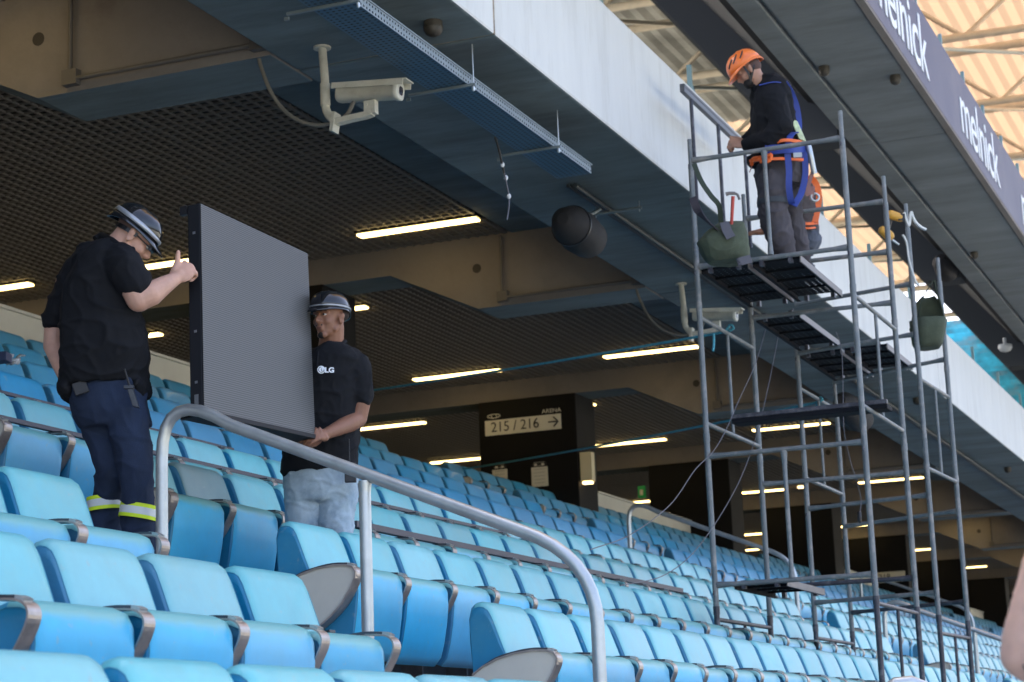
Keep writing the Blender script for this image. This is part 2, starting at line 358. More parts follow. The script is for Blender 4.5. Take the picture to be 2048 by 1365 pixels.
for k, (u0, v0, u1, v1) in enumerate(((985, 941, 1016, 976), (1063, 936, 1097, 972))):
    a = onp(u0, v0); c = onp(u1, v1); t = empty('notice_board', (SX-.01, a.y, a.z), ['left white paper notice low on the sign pillar', 'right white paper notice low on the sign pillar'][k], 'notice', 'paper notices on the sign pillar')
    b = MB(); b.box((SX-.012, c.y, c.z), (SX-.002, a.y, a.z)); b.build('paper', mSignW, t)
    b = MB()
    for j in range(7): b.box((SX-.015, c.y+.04, c.z+.05+j*.05), (SX-.0125, a.y-.04, c.z+.057+j*.05))
    b.build('printed_lines', mat('print_grey', (.35, .35, .33), .6), t)
    b = MB(); b.box((SX-.014, c.y+.02, a.z+.012), (SX-.002, a.y-.02, a.z+.06), 0); b.box((SX-.018, c.y+.05, a.z+.02), (SX-.0145, c.y+.09, a.z+.05), 1); b.box((SX-.018, a.y-.09, a.z+.02), (SX-.0145, a.y-.05, a.z+.05), 1)
    b.build('board_clip', [mBlk, mSignW], t)
# lantern on the pillar's corner
c = AX(1172, 932, SX-.1)
t = empty('wall_lantern', (SX, c.y, c.z), 'tall cream box lantern on the edge of the sign pillar with glowing bottom', 'wall lamp')
b = MB(); b.box((SX+.02, 9.72, c.z-.2), (SX+.16, 9.90, c.z+.22)); b.build('lantern_box', mat('lantern_cream', (.62, .55, .38), .6), t, bevel=.01)
b = MB(); b.box((SX+.04, 9.75, c.z-.235), (SX+.14, 9.88, c.z-.205)); b.build('lantern_glow', mLamp2, t)
# far sign
x2 = CBX[5]-.05
c = AX(1872, 1148, x2); t = empty('gate_sign', (x2, c.y, c.z), 'far blurred cream gate sign on a black pillar behind the scaffold', 'sign')
b = MB(); b.box((x2-.03, 10.0, c.z-.13), (x2-.002, 11.3, c.z+.13)); b.build('sign_board', mSignW, t)
text('217 / 218', .2, frame((x2-.035, 10.75, c.z), (0,-1,0), (0,0,1), (-1,0,0)), mSignK, 'sign_numbers', t, .002)
# green exit signs
for k, (u_, v_, x) in enumerate(((1285, 985, 34.75), (1674, 1112, 50.5))):
    c = AX(u_, v_, x); b = MB(); b.box((x-.06, c.y-.07, c.z-.11), (x-.01, c.y+.07, c.z+.11), 0); b.box((x-.065, c.y-.03, c.z-.06), (x-.061, c.y+.03, c.z+.04), 1)
    b.build('exit_sign', [mat('exit_green', (.02, .35, .10), .5), mSignW], label=['small green exit sign beside the second black pillar', 'small green exit sign seen through the scaffold legs'][k], cat='sign', group='green exit signs')

# ------------------------------------------------------------------ cable tray under the edge beam
def perf(b, o, A, B, na, nb, r, th, mi):   # sheet with dark slots shown as shallow holes: quads grid with missing centres
    A, B = V(A), V(B); N = A.cross(B).normalized()
    for i in range(na):
        for j in range(nb):
            p = V(o)+A*i+B*j
            q = [p, p+A, p+A+B, p+B]; c = p+A*.5+B*.5
            h = [c-A*r*.5-B*r*.5, c+A*r*.5-B*r*.5, c+A*r*.5+B*r*.5, c-A*r*.5+B*r*.5]
            b.add(q+h, [(0,1,5,4),(1,2,6,5),(2,3,7,6),(3,0,4,7)], mi)
zt = 4.43; y0, y1 = 5.0, 5.28; xend = AY(1185, 372, y0).x
t = empty('cable_tray', (9, y0, zt), 'long perforated metal cable tray hanging under the edge beam', 'cable tray')
b = MB(); n = int((xend-5.5)/.04)
perf(b, (5.5, y0, zt), (.04, 0, 0), (0, .04, 0), n, 7, .45, 0, 0)
b.build('tray_base', mat('tray_blue_grey', (.085, .155, .22), .45, metal=.4, var=.1, scale=3), t, fixn=False)
b = MB(); perf(b, (5.5, y0-.002, zt), (.04, 0, 0), (0, 0, .035), n, 2, .4, 0, 0); b.box((5.5, y0-.008, zt+.07), (xend, y0, zt+.08)); b.build('tray_side', mTrayS, t, fixn=False)
b = MB(); b.box((5.5, y0+.01, zt+.012), (xend-.02, y1, zt+.02)); b.tube([(5.6, y0+.12, zt+.045), (xend-.3, y0+.13, zt+.045)], .02, 6); b.build('tray_cables', mBlk, t)
for k, (u_, v_) in enumerate(((703, 20), (935, 187), (1107, 318))):
    x = AY(u_, v_, y0).x
    tt = empty('tray_hanger', (x, y0-.04, zt), ['steel tray hanger nearest the top left', 'middle steel tray hanger with threaded rod', 'right steel tray hanger with threaded rod'][k], 'bracket', 'threaded rod hangers')
    b = MB(); b.box((x-.009, y0-.06, zt-.022), (x+.009, y1+.15, zt-.004)); b.box((x-.002, y1+.14, zt-.05), (x+.012, y1+.17, zt-.03)); b.build('channel', mTrayS, tt)
    b = MB(); b.tube([(x, y0-.045, zt-.06), (x, y0-.045, 4.70)], .005, 6); b.tube([(x, y0-.045, zt-.055), (x, y0-.045, zt-.03)], .012, 6); b.build('threaded_rod', mGalv, tt)
# hanging wire with beads
t = empty('hanging_cable', AY(990, 275, 5.3), 'short loose cable with white ties hanging from the tray', 'cable')
pts = smoothpath([AY(*p, 5.3) for p in ((990, 275), (998, 300), (1005, 332), (1012, 362), (1018, 395), (1017, 420), (1014, 440))], 6)
b = MB(); b.tube(pts[:16], .009, 6, 0); b.tube(pts[15:], .006, 6, 1); b.build('cable_core', [mBlk, mWire], t)
b = MB()
for p in ((1005, 330), (1012, 356), (1018, 393)): c = AY(*p, 5.3); b = MB(); b.tube([c+V((0,0,.02)), c+V((0,0,.007)), c-V((0,0,.007)), c-V((0,0,.02))], [.006, .016, .016, .006], 8); b.build('cable_tie', mat('tie_white', (.7, .72, .75), .4), t)
# round bulkheads on the soffit
def bulk(x, y, z, r, lab, m=None):
    b = MB(); b.tube([(x, y, z), (x, y, z-.06), (x, y, z-.085), (x, y, z-.10)], [r, r, r*.8, r*.3], 14); b.tube([(x,y,z-.03),(x,y,z-.04)], [r*1.06]*2, 14)
    b.build('ceiling_detector', m or mat('old_brass', (.045, .038, .028), .5), label=lab, cat='detector', group='round detectors on concrete soffits')
p = AZ(866, 44, 4.70); bulk(p.x, p.y, 4.70, .062, 'round brown detector on the underside of the edge beam near the top')
for n, (u_, v_, lab) in enumerate(((1834, 796, 'small round detector on the beam underside right of the scaffold'), (2015, 935, 'round detector on the far beam underside at the right edge'))):
    p = AZ(u_, v_, 4.70); bulk(p.x, p.y, 4.70, .06, lab)

# CCTV cameras
def cctv(ox, lab):
    d = ox
    t = empty('cctv_camera', (11.36+d, 5.86, 4.7), lab, 'security camera', 'beige bullet cameras')
    P = lambda u_, v_, x=11.36: AX(u_, v_, x)+V((d, 0, 0))
    b = MB(); top = V((11.36+d, 5.86, 4.70)); bot = P(652, 215)
    pts = [top, P(650, 165), P(651, 210), P(656, 228), P(668, 243)]
    b.tube(smoothpath(pts, 5), .028, 12); b.tube([P(650, 168), P(651, 212)], .034, 12); b.tube([top, top-V((0,0,.012))], .06, 12); b.build('pole', mCream, t)
    a = P(670, 246); c = P(745, 226)
    b = MB(); pts = smoothpath([a, P(700, 238), P(728, 232), c], 5); b.ribbon(pts, V((1, 0, 0)), .03, .018)
    b.obox(a+V((0, 0, -.0)), (.045, 0, 0), (0, .012, .003), (0, -.01, .065)); b.build('bracket_arm', mCream, t)
    e = P(745, 215); b = MB(); b.obox(P(742, 216), (.028, 0, 0), (0, .04, 0), (0, 0, .045)); b.tube([P(736,212)+V((-.034,0,0)), P(736,212)+V((.034,0,0))], .012, 8); b.build('swivel', mCream, t)
    # housing : axis from rear to front
    r_ = P(676, 190); f_ = P(808, 182); ax = (f_-r_).normalized(); side = V((1, 0, 0)); side = (side-ax*side.dot(ax)).normalized(); up = ax.cross(side); up = up if up.z > 0 else -up
    def sect(c, w, h, n=20, ex=3.2):
        o = []
        for i in range(n):
            a_ = 2*math.pi*i/n; ca, sa = math.cos(a_), math.sin(a_)
            rr = (abs(ca)**ex+abs(sa)**ex)**(-1/ex); o.append(c+side*w*ca*rr+up*h*sa*rr)
        return o
    b = MB(); n = 20; rings = [sect(r_+ax*t_, w_, h_) for t_, w_, h_ in ((0,.03,.03),(.005,.052,.050),(.02,.056,.054),(.42,.056,.054),(.425,.062,.060),(.455,.063,.061),(.46,.055,.053))]
    vs = [v for r in rings for v in r]; fs = [(i*n+j, i*n+(j+1) % n, (i+1)*n+(j+1) % n, (i+1)*n+j) for i in range(len(rings)-1) for j in range(n)]
    b.add(vs, fs, 0, True); b.add(vs, [tuple(range(n)), tuple(range(6*n, 7*n))], 0); b.build('housing', mCream, t)
    b = MB(); c = r_+ax*.461; b.add(sect(c+ax*.002, .03, .03), [tuple(range(n))], 0); b.build('lens_glass', mat('lens_glass_dark', (.02, .02, .03), .08), t)
    b = MB(); b.ribbon([r_+ax*(-.02)+up*.062, r_+ax*.52+up*.066], side, .06, .004)
    for s in (-1, 1): b.ribbon([r_+ax*(-.02)+up*.045+side*.062*s, r_+ax*.50+up*.045+side*.062*s], up, .02, .004)
    b.build('sun_shield', mCream, t)
    b = MB(); b.tube(smoothpath([P(515, 106), P(524, 140), P(545, 190), P(578, 230), P(620, 249), P(660, 248), P(692, 232), P(708, 203)], 6), .014, 8); b.build('cable_loop', mCable, t)
cctv(0, 'beige bullet security camera on a pole near the top left')
cctv(7.85, 'beige bullet security camera seen behind the left scaffold leg')
b = MB(); c = AZ(2010, 690, 6.9); c2 = V((c.x, c.y, 6.9)); b.tube([c2+V((0,0,.12)), c2+V((0,0,.02)), c2, c2-V((0,0,.06)), c2-V((0,0,.11)), c2-V((0,0,.13))], [.03,.03,.12,.125,.09,.03], 14)
b.build('dome_camera', mat('dome_white', (.6,.62,.62), .4), label='white dome camera under the upper tier at the right', cat='security camera')

# loudspeaker on a tube under the beam
t = empty('loudspeaker', AZ(1150, 460, 4.35), 'black rounded loudspeaker hung under the beam left of the scaffold', 'loudspeaker', 'black loudspeakers under the edge beam')
Q = lambda u_, v_, yy=5.55: AY(u_, v_, yy)
b = MB(); c0 = Q(1128, 440); c1 = Q(1178, 480); ax = (c1-c0); axn = ax.normalized()
b.tube([c0-axn*.03, c0, c0+ax*.25, c0+ax*.6, c1, c1+axn*.05, c1+axn*.07], [.05, .11, .165, .185, .165, .10, .02], 20); b.build('speaker_body', mat('speaker_grille', (.022,.02,.02), .75, bump=.4, bscale=300), t)
b = MB(); b.tube([c0+ax*.28, c0+ax*.32], [.176, .178], 20); b.build('speaker_rim', mBlk, t)
b = MB(); b.tube([c0+ax*.5+V((0,0,.1)), AY(1190, 425, 5.5), AY(1200, 418, 5.5)], .015, 8); b.build('speaker_bracket', mTrayS, t)
t = empty('steel_conduit', AY(1150, 375, 5.55), 'dark conduit running under the beam past the loudspeaker', 'conduit')
p0 = AY(1150, 372, 5.5); b = MB(); b.tube([V((p0.x, 5.5, p0.z)), V((p0.x+30, 5.5, p0.z))], .022, 8); b.tube([V((p0.x, 5.56, p0.z+.01)), V((p0.x+30, 5.56, p0.z+.01))], .018, 8)
b.build('conduit_pipe', mat('conduit_dark', (.05, .06, .065), .5, metal=.4), t)
t = empty('tray_hanger', AY(1225, 425, 5.5), 'steel hanger bracket with two rods beside the black loudspeaker', 'bracket', 'threaded rod hangers')
a = AY(1192, 429, 5.62); c = AY(1252, 419, 5.25); b = MB(); b.tube([V((a.x, 5.62, a.z)), V((a.x, 5.2, a.z))], .014, 6); b.build('channel', mTrayS, t)
b = MB(); b.tube([(a.x, 5.62, a.z-.03), (a.x, 5.62, 4.7)], .005, 6); b.tube([(a.x, 5.22, a.z-.03), (a.x, 5.22, 4.7)], .005, 6); b.build('threaded_rod', mGalv, t)
c0 = AY(1705, 815, 5.6); t = empty('loudspeaker', c0, 'black loudspeaker under the beam seen behind the scaffold platforms', 'loudspeaker', 'black loudspeakers under the edge beam')
b = MB(); ax = (AY(1730, 850, 5.6)-AY(1680, 800, 5.6)); c0 = AY(1682, 800, 5.6)
b.tube([c0, c0+ax*.1, c0+ax*.4, c0+ax*.8, c0+ax], [.06, .14, .19, .17, .05], 18); b.build('speaker_body', MATS['speaker_grille'], t)

# balustrade on the edge beam
mGlass = mat('balustrade_glass', (.75, .85, .84), .05, trans=1.0); mPostG = mat('balustrade_post', (.20, .30, .30), .4, metal=.3)
t = empty('glass_balustrade', (14, 4.9, 5.71), 'low glass balustrade with steel posts on top of the white edge beam', 'balustrade')
b = MB(); k = 0
for x in np.arange(11.7, 90, 2.45):
    b = MB(); b.box((x, 4.86, 5.71), (x+.035, 4.90, 6.06)); b.build('balustrade_post', mPostG, t)
    k += 1
    b = MB(); b.prism([(x+.02, 5.72), (x+.45, 5.72), (x+.12, 5.98)], 1, 4.90, 4.91); b.build('balustrade_bracket', mPostG, t)

# ------------------------------------------------------------------ upper tier
t = empty('upper_tier', (20, 3.5, 6.75), 'upper tier slab with grey underside and dark purple advertising fascia', 'upper tier')
b = MB()
for k in range(0, 16):
    x0 = 22.1-7.85*3+k*7.85
    b.box((x0+.01, 3.53, 6.75), (x0+7.84, 4.30, 7.6)); b.box((x0+.01, 4.345, 6.75), (x0+7.84, 4.6, 7.6))
b.box((-12, 3.6, 6.80), (120, 4.5, 7.55))
b.build('slab_underside', mSlabU, t, bevel=.015)
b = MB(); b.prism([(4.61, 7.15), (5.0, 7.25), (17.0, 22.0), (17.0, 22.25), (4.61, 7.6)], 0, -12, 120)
b.build('raked_underside', mat('recess_shade_concrete', (.026, .029, .033), .85, var=.2, scale=1.5), t)  # shade of the recess put into a near-black concrete colour
b = MB()
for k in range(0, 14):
    b = MB(); x0 = 13.9+7.85*(k-1); b.prism([(4.69, 6.80), (5.2, 6.80), (16.5, 21.35), (16.5, 21.6), (4.69, 7.5)], 0, x0, x0+.5); b.build('raker_beam', mat('raker_shade_concrete', (.05, .055, .06), .85), t)  # rakers darkened too, recess shade put into their colour

b = MB(); b.box((-12, 3.44, 6.78), (120, 3.52, 7.68)); b.build('fascia_panel', mat('advert_purple', (.060, .055, .10), .5, var=.12, scale=.6, dirt=(.16,.13,.14), dscale=.35, damt=.7), t)
b = MB(); b.box((-12, 3.44, 6.735), (120, 3.515, 6.775)); b.build('fascia_trim', mBeam, t)
for k, xc in enumerate((14.63, 19.35, 24.07, 28.79, 33.5, 38.2)):
    o = text('melnick', 1, Matrix(), mRib, 'advert_lettering', None, .004, 1, .94, .004)
    vx = [v.co.x for v in o.data.vertices]; vy = [v.co.y for v in o.data.vertices]; w0, h0 = max(vx)-min(vx), max(vy)-min(vy)
    for v in o.data.vertices: v.co.x = (v.co.x-(max(vx)+min(vx))/2)*2.75/w0; v.co.y = (v.co.y-(max(vy)+min(vy))/2)*.64/h0
    o.data.transform(frame((xc, 3.434, 7.24), (1, 0, 0), (0, 0, 1), (0, -1, 0))); attach(o, t)
for k in range(45):
    x = 12+k*1.45; b = MB(); b.box((x, 3.5, 7.66), (x+.05, 3.54, 7.95)); b.build('railing_post', mPostG, t)
for n, (u_, v_) in enumerate(((1648, 134), (1790, 152), (1948, 505))):
    p = AZ(u_, v_, 6.75); bulk(p.x, p.y, 6.75, .055, ['round brown detector under the upper tier right of the orange helmet','small round detector under the upper tier near its purple fascia','round detector under the upper tier at the right'][n])
t = empty('loudspeaker', AZ(1880, 560, 6.6), 'black loudspeaker under the upper tier above the hanging green bag', 'loudspeaker'); b = MB()
p = AZ(1890, 535, 6.9); b.tube([p+V((-.3,0,.1)), p+V((-.2,0,.03)), p+V((.15,0,-.03)), p+V((.28,0,-.03))], [.06,.15,.17,.07], 14); b.build('speaker_body', MATS['speaker_grille'], t)

# ------------------------------------------------------------------ main roof with trusses, far stand
mRoof = bpy.data.materials.new('translucent_roof_sheet'); mRoof.use_nodes = True; nn = mRoof.node_tree.nodes; LL = mRoof.node_tree.links
bs = nn['Principled BSDF']; bs.inputs['Base Color'].default_value = (.38, .28, .19, 1); bs.inputs['Roughness'].default_value = .8
tr = nn.new('ShaderNodeBsdfTranslucent'); tr.inputs[0].default_value = (.38, .27, .18, 1); ms = nn.new('ShaderNodeMixShader'); ms.inputs[0].default_value = .27
LL.new(bs.outputs[0], ms.inputs[1]); LL.new(tr.outputs[0], ms.inputs[2]); LL.new(ms.outputs[0], nn['Material Output'].inputs[0])
b = MB(); vs = []; fs = []; ny = 230
for j in range(ny+1):
    y = -6+j*.26; z = 22.0+.02*y+(.05 if j % 2 else 0)
    vs += [(12, y, z), (100, y, z)]
fs = [(2*j, 2*j+1, 2*j+3, 2*j+2) for j in range(ny)]
def strips(x0, x1, j0, j1):
    b = MB(); vs = []
    for j in range(j0, j1+1):
        y = -6+j*.26; z = 22.0+.02*y+(.05 if j % 2 else 0); vs += [(x0, y, z), (x1, y, z)]
    b.add(vs, [(2*j, 2*j+1, 2*j+3, 2*j+2) for j in range(j1-j0)]); return b
strips(12, 68, 80, ny).build('roof_panel_shade', mat('roof_shade_grey', (.30, .29, .27), .8, var=.5, scale=.25), label='grey shaded rear part of the roof seen above the white beam', cat='roof', fixn=False)  # shade on the rear roof is painted in as grey opaque sheeting
strips(68, 97, 80, ny).build('rear_roof_sheet', mRoof, label='tan roof sheeting piece seen just above the white beam behind the scaffold', cat='roof', fixn=False)
b = strips(12, 97, 0, 80); b.build('roof_sheet', mRoof, label='tan translucent corrugated roof sheeting far above the stand', cat='roof', fixn=False)
mTr = mat('truss_tan', (.70, .60, .48), .6, var=.1)
mTrG = mat('truss_grey', (.5, .54, .54), .6)
for k, x in enumerate(np.arange(30, 97, 6.5)):
    t = empty('roof_truss', (x, 0, 20), f'{cbname(min(k,10))} tan tubular roof truss counted from the near end', 'roof truss', 'tan roof trusses')
    b = MB(); b.tube([(x, -6, 21.4), (x, 48, 22.5)], .14, 8); b.tube([(x, -6, 19.6), (x, 48, 20.7)], .12, 8); b.build('chord', mTr, t)
    b = MB()
    for j in range(12):
        y = -5+j*4.4; z0 = 19.6+.02*(y+6); b.tube([(x, y, z0), (x, y+2.2, z0+1.8)], .07, 6); b.tube([(x, y+2.2, z0+1.8), (x, y+4.4, z0+.08)], .07, 6)
    b.build('web_member', mTr, t)
    b = MB()
    for j in range(7):
        y = -4+j*7.5; b.tube([(x, y, 20), (x+6.5, y+3.7, 21.3)], .06, 6); b.tube([(x, y+7.4, 20.1), (x+6.5, y+3.7, 21.3)], .06, 6); b.tube([(x, y, 21.3), (x+6.5, y, 21.3)], .05, 6)
    b.build('cross_brace', mTr if k % 2 else mTrG, t)
# far stand bank
t = tag(bpy.data.objects.new('far_stand', None), 'distant curved end stand with rows of turquoise seats under the roof', 'stand'); COL.objects.link(t); t['_w'] = (0, 0, 0)
b = MB(); b2 = MB()
for j in range(30):
    x0 = 92+j*.75; z0 = 11.5+j*.40
    b.box((x0, 3, z0-.5), (x0+.75, 40, z0))
    b2.box((x0+.35, 3, z0+.1), (x0+.5, 40, z0+.62)); 
b.build('far_terrace', mStep, t); b2.build('far_seat_rows', mat('far_seats', (.03, .33, .45), .5, var=.6, scale=.6, dirt=(.25,.22,.2), dscale=.45, damt=1.0), t, kind='stuff')

# ------------------------------------------------------------------ stadium seats
def padded(profile, x0, x1, r, crown, front, lo=False, edge=(.013, .004)):
    """rounded upholstered slab: profile in (y,z) lofted along x; front = set of segment indices facing the pitch"""
    W = x1-x0
    st = [0, .006, .02, .045, .075] if not lo else [0, .02, .07]
    xs_ = st+[W/2]+[W-s for s in reversed(st)]
    cy = sum(p[0] for p in profile)/len(profile); cz = sum(p[1] for p in profile)/len(profile); zt_ = max(p[1] for p in profile)
    b = MB(); n = len(profile); vs = []
    for s in xs_:
        d = min(s, W-s); ins = edge[0] if d < .001 else (edge[1] if d < .01 else 0)
        drop = r-math.sqrt(max(0, r*r-(r-d)**2)) if d < r else 0
        for i, (y, z) in enumerate(profile):
            L_ = math.hypot(y-cy, z-cz); yy = y-(y-cy)/L_*ins; zz = z-(z-cz)/L_*ins
            wgt = min(1, max(0, (z-(zt_-.22))/.22)); zz -= drop*wgt
            if i in front: yy -= crown*math.sin(math.pi*s/W)
            vs.append((x0+s, yy, zz))
    m = len(xs_)
    for k in range(m-1):
        for i in range(n):
            j = (i+1) % n; f = (k*n+i, k*n+j, (k+1)*n+j, (k+1)*n+i)
            side = (k == 0 or k == m-2)
            b.add([], []); b.f.append(f); b.m.append(1 if side else (0 if (i in front or j in front) else 1)); b.sm.append(True)
    b.v = vs
    b.f.append(tuple(range(n))); b.m.append(1); b.sm.append(False)
    b.f.append(tuple((m-1)*n+i for i in range(n-1, -1, -1))); b.m.append(1); b.sm.append(False)
    return b
BP = [(-.03,-.50),(.0,-.33),(.012,-.18),(.012,-.06),(.003,-.022),(-.015,-.005),(-.038,0),(-.060,-.005),(-.080,-.020),(-.096,-.05),(-.118,-.11),(-.142,-.18),(-.165,-.25),(-.188,-.36),(-.195,-.46),(-.12,-.52)]
PP = [(-.20,-.55),(-.212,-.42),(-.222,-.31),(-.232,-.265),(-.255,-.242),(-.29,-.232),(-.335,-.235),(-.368,-.250),(-.383,-.280),(-.386,-.35),(-.376,-.45),(-.356,-.55),(-.335,-.62),(-.30,-.66),(-.23,-.63)]
LEAF = [(-.01,-.325),(-.06,-.292),(-.13,-.262),(-.21,-.242),(-.30,-.233),(-.365,-.237),(-.398,-.250),(-.412,-.272),(-.408,-.300),(-.385,-.345),(-.34,-.41),(-.28,-.465),(-.20,-.52),(-.11,-.565),(-.03,-.59)]
def mesh_of(b, name, mats, bevel=False):
    o = b.build(name, mats); me = o.data; bpy.data.objects.remove(o); return me
def seat_meshes(front, side, pan, pant, lo=False):
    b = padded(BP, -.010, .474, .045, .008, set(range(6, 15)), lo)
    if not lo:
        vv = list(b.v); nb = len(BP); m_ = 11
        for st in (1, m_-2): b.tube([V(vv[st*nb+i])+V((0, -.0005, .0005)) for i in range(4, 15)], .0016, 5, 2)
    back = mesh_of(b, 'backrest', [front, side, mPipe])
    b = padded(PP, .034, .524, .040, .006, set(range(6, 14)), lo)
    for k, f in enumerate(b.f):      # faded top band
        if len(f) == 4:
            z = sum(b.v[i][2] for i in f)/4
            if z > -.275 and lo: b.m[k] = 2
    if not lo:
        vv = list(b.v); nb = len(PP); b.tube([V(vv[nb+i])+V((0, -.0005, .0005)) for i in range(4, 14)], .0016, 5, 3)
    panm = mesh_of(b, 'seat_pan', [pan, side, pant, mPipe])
    return back, panm
def arm_mesh(dx=0., lo=False):
    b = MB()
    pts = smoothpath([(dx, y, z) for y, z in LEAF[4:]], 3) if not lo else [(dx, y, z) for y, z in LEAF[4::2]]
    b.ribbon(pts, (1, 0, 0), .030, .003, 0)
    if not lo: b.ribbon(smoothpath([(dx, -.03, -.306), (dx, -.12, -.258), (dx, -.22, -.234), (dx, -.30, -.226), (dx, -.365, -.230)], 4), (1, 0, 0), .022, .005, 1)
    else: b.ribbon([(dx, -.05, -.30), (dx, -.22, -.242), (dx, -.372, -.238)], (1, 0, 0), .024, .007, 1)
    b.ribbon(smoothpath([(dx, -.35, -.2275), (dx, -.375, -.231), (dx, -.394, -.240)], 3), (1, 0, 0), .021, .005, 2)
    b.box((dx-.008, -.22, -.85), (dx+.008, -.10, -.52), 0)
    return mesh_of(b, 'armrest', [mSteelB, mSteelT, mGalv])
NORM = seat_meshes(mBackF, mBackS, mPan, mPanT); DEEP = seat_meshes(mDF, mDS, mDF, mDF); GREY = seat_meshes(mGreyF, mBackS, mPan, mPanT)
ARM = arm_mesh(); ARMR = arm_mesh(.55)
b = MB(); b.ribbon([(.30, -.225, -.255), (.30, -.255, -.234), (.30, -.283, -.229)], (1, 0, 0), .022, .005); PLATE = mesh_of(b, 'number_plate', mBlk)
b = MB()
LP2 = LEAF+[(.0, -.50)]
b.prism([(y*.985-.002, z-.004) for y, z in LP2], 0, -.030, -.006, 0)
b.box((-.033, -.03, -.42), (-.003, .03, -.33), 0)
b.ribbon([(-.028, y, z) for y, z in LEAF], (1, 0, 0), .010, .004, 1)
LEAFM = mesh_of(b, 'end_panel', [mLeaf, mSteelB]); 
b = MB(); b.v = [(-v[0]+.55, v[1], v[2]) for v in [tuple(q.co) for q in LEAFM.vertices]]
b.f = [tuple(p.vertices) for p in LEAFM.polygons]; b.m = [p.material_index for p in LEAFM.polygons]; b.sm = [False]*len(b.f)
LEAFR = mesh_of(b, 'end_panel', [mLeaf, mSteelB])
def child(me, parent, loc):
    o = bpy.data.objects.new(me.name.split('.')[0], me); COL.objects.link(o); o.parent = parent; o.location = (0, 0, 0); return o
ORD = ['first', 'second', 'third', 'fourth', 'fifth', 'sixth', 'seventh', 'eighth', 'ninth']
seats = []
blocks = [(6.655, -1, 7, 'left of the near handrail', 0)]+[(GAPS[k][1], 1, 24, f"right of the {['near','second','third','fourth','farthest'][k]} handrail", k+1) for k in range(5)]
for row in range(9):
    for x0, sg, n, where, bi in blocks:
        for k in range(n):
            x = x0+.55*k if sg > 0 else x0-.55*(k+1)
            u_, v_, z_ = proj(V((x+.27, ROWY(row)-.1, ROWZ(row)-.1)))
            if z_ < 1 or u_ < -170 or u_ > 2120 or v_ > 1520: continue
            seats.append((z_, row, x, k, n, where, bi, sg))
seats.sort()
near, rest = seats[:298], seats[298:]
def suffix(n): return f"{n}{'th' if 10 <= n % 100 <= 20 else {1:'st',2:'nd',3:'rd'}.get(n % 10,'th')}"
for z_, row, x, k, n, where, bi, sg in near:
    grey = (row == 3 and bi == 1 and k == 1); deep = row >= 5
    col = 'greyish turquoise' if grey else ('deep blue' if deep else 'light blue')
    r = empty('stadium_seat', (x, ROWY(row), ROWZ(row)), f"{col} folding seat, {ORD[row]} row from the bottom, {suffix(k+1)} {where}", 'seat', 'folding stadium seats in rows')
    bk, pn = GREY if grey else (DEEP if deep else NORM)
    child(bk, r, 0); q_ = child(pn, r, 0); q_.rotation_euler = (random.uniform(-.022, .022), 0, random.uniform(-.01, .01)); child(ARM, r, 0); child(PLATE, r, 0)
    if sg > 0 and k == 0: child(LEAFM, r, 0)
    if (sg > 0 and k == n-1) or (sg < 0 and k == 0): child(ARMR, r, 0)
    rr = random.random(); r.rotation_euler = (R_(random.uniform(-.6, .6)), 0, R_(random.uniform(-.5, .5)))
# the remaining small far seats, one mass
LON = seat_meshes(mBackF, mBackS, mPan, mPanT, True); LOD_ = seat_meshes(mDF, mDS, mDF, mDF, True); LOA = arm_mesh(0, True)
allm = [mBackF, mBackS, mPipe, mPan, mPanT, mDF, mDS, mSteelB, mSteelT, mGalv, mLeaf]
b = MB()
for z_, row, x, k, n, where, bi, sg in rest:
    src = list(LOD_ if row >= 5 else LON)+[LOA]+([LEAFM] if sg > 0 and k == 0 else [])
    for me in src:
        o_ = len(b.v); b.v += [(v.co.x+x, v.co.y+ROWY(row), v.co.z+ROWZ(row)) for v in me.vertices]
        mi = [allm.index(m) for m in me.materials]
        for p in me.polygons: b.f.append(tuple(i+o_ for i in p.vertices)); b.m.append(mi[p.material_index]); b.sm.append(p.use_smooth)
b.build('distant_seats', allm, label='far small blue folding seats continuing along the rows to the right', cat='seats', kind='stuff', fixn=False)

# dark tubes lying across the armrests
for k, (row, x0, x1, r, lab) in enumerate(((3, AY(708, 1052, ROWY(3)-.3).x, AY(1363, 1195, ROWY(3)-.3).x, .020, 'long dark steel bar lying across the armrests of the fourth row'),
      (4, 8.1, AY(1010, 1075, ROWY(4)-.3).x, .013, 'thinner dark steel bar lying across the armrests of the fifth row'),
      (5, 5.5, 12.4, .011, 'dark steel bar lying across armrests behind the carried panel'))):
    b = MB(); y = ROWY(row)-.30; z = ROWZ(row)-.222+r
    b.obox(((x0+x1)/2, y, z), ((x1-x0)/2, 0, 0), (0, r, 0), (0, 0, r)); b.build('steel_bar', mat('bar_dark', (.075, .07, .085), .45, metal=.4, var=.2, scale=6), label=lab, cat='steel bar', bevel=.003)

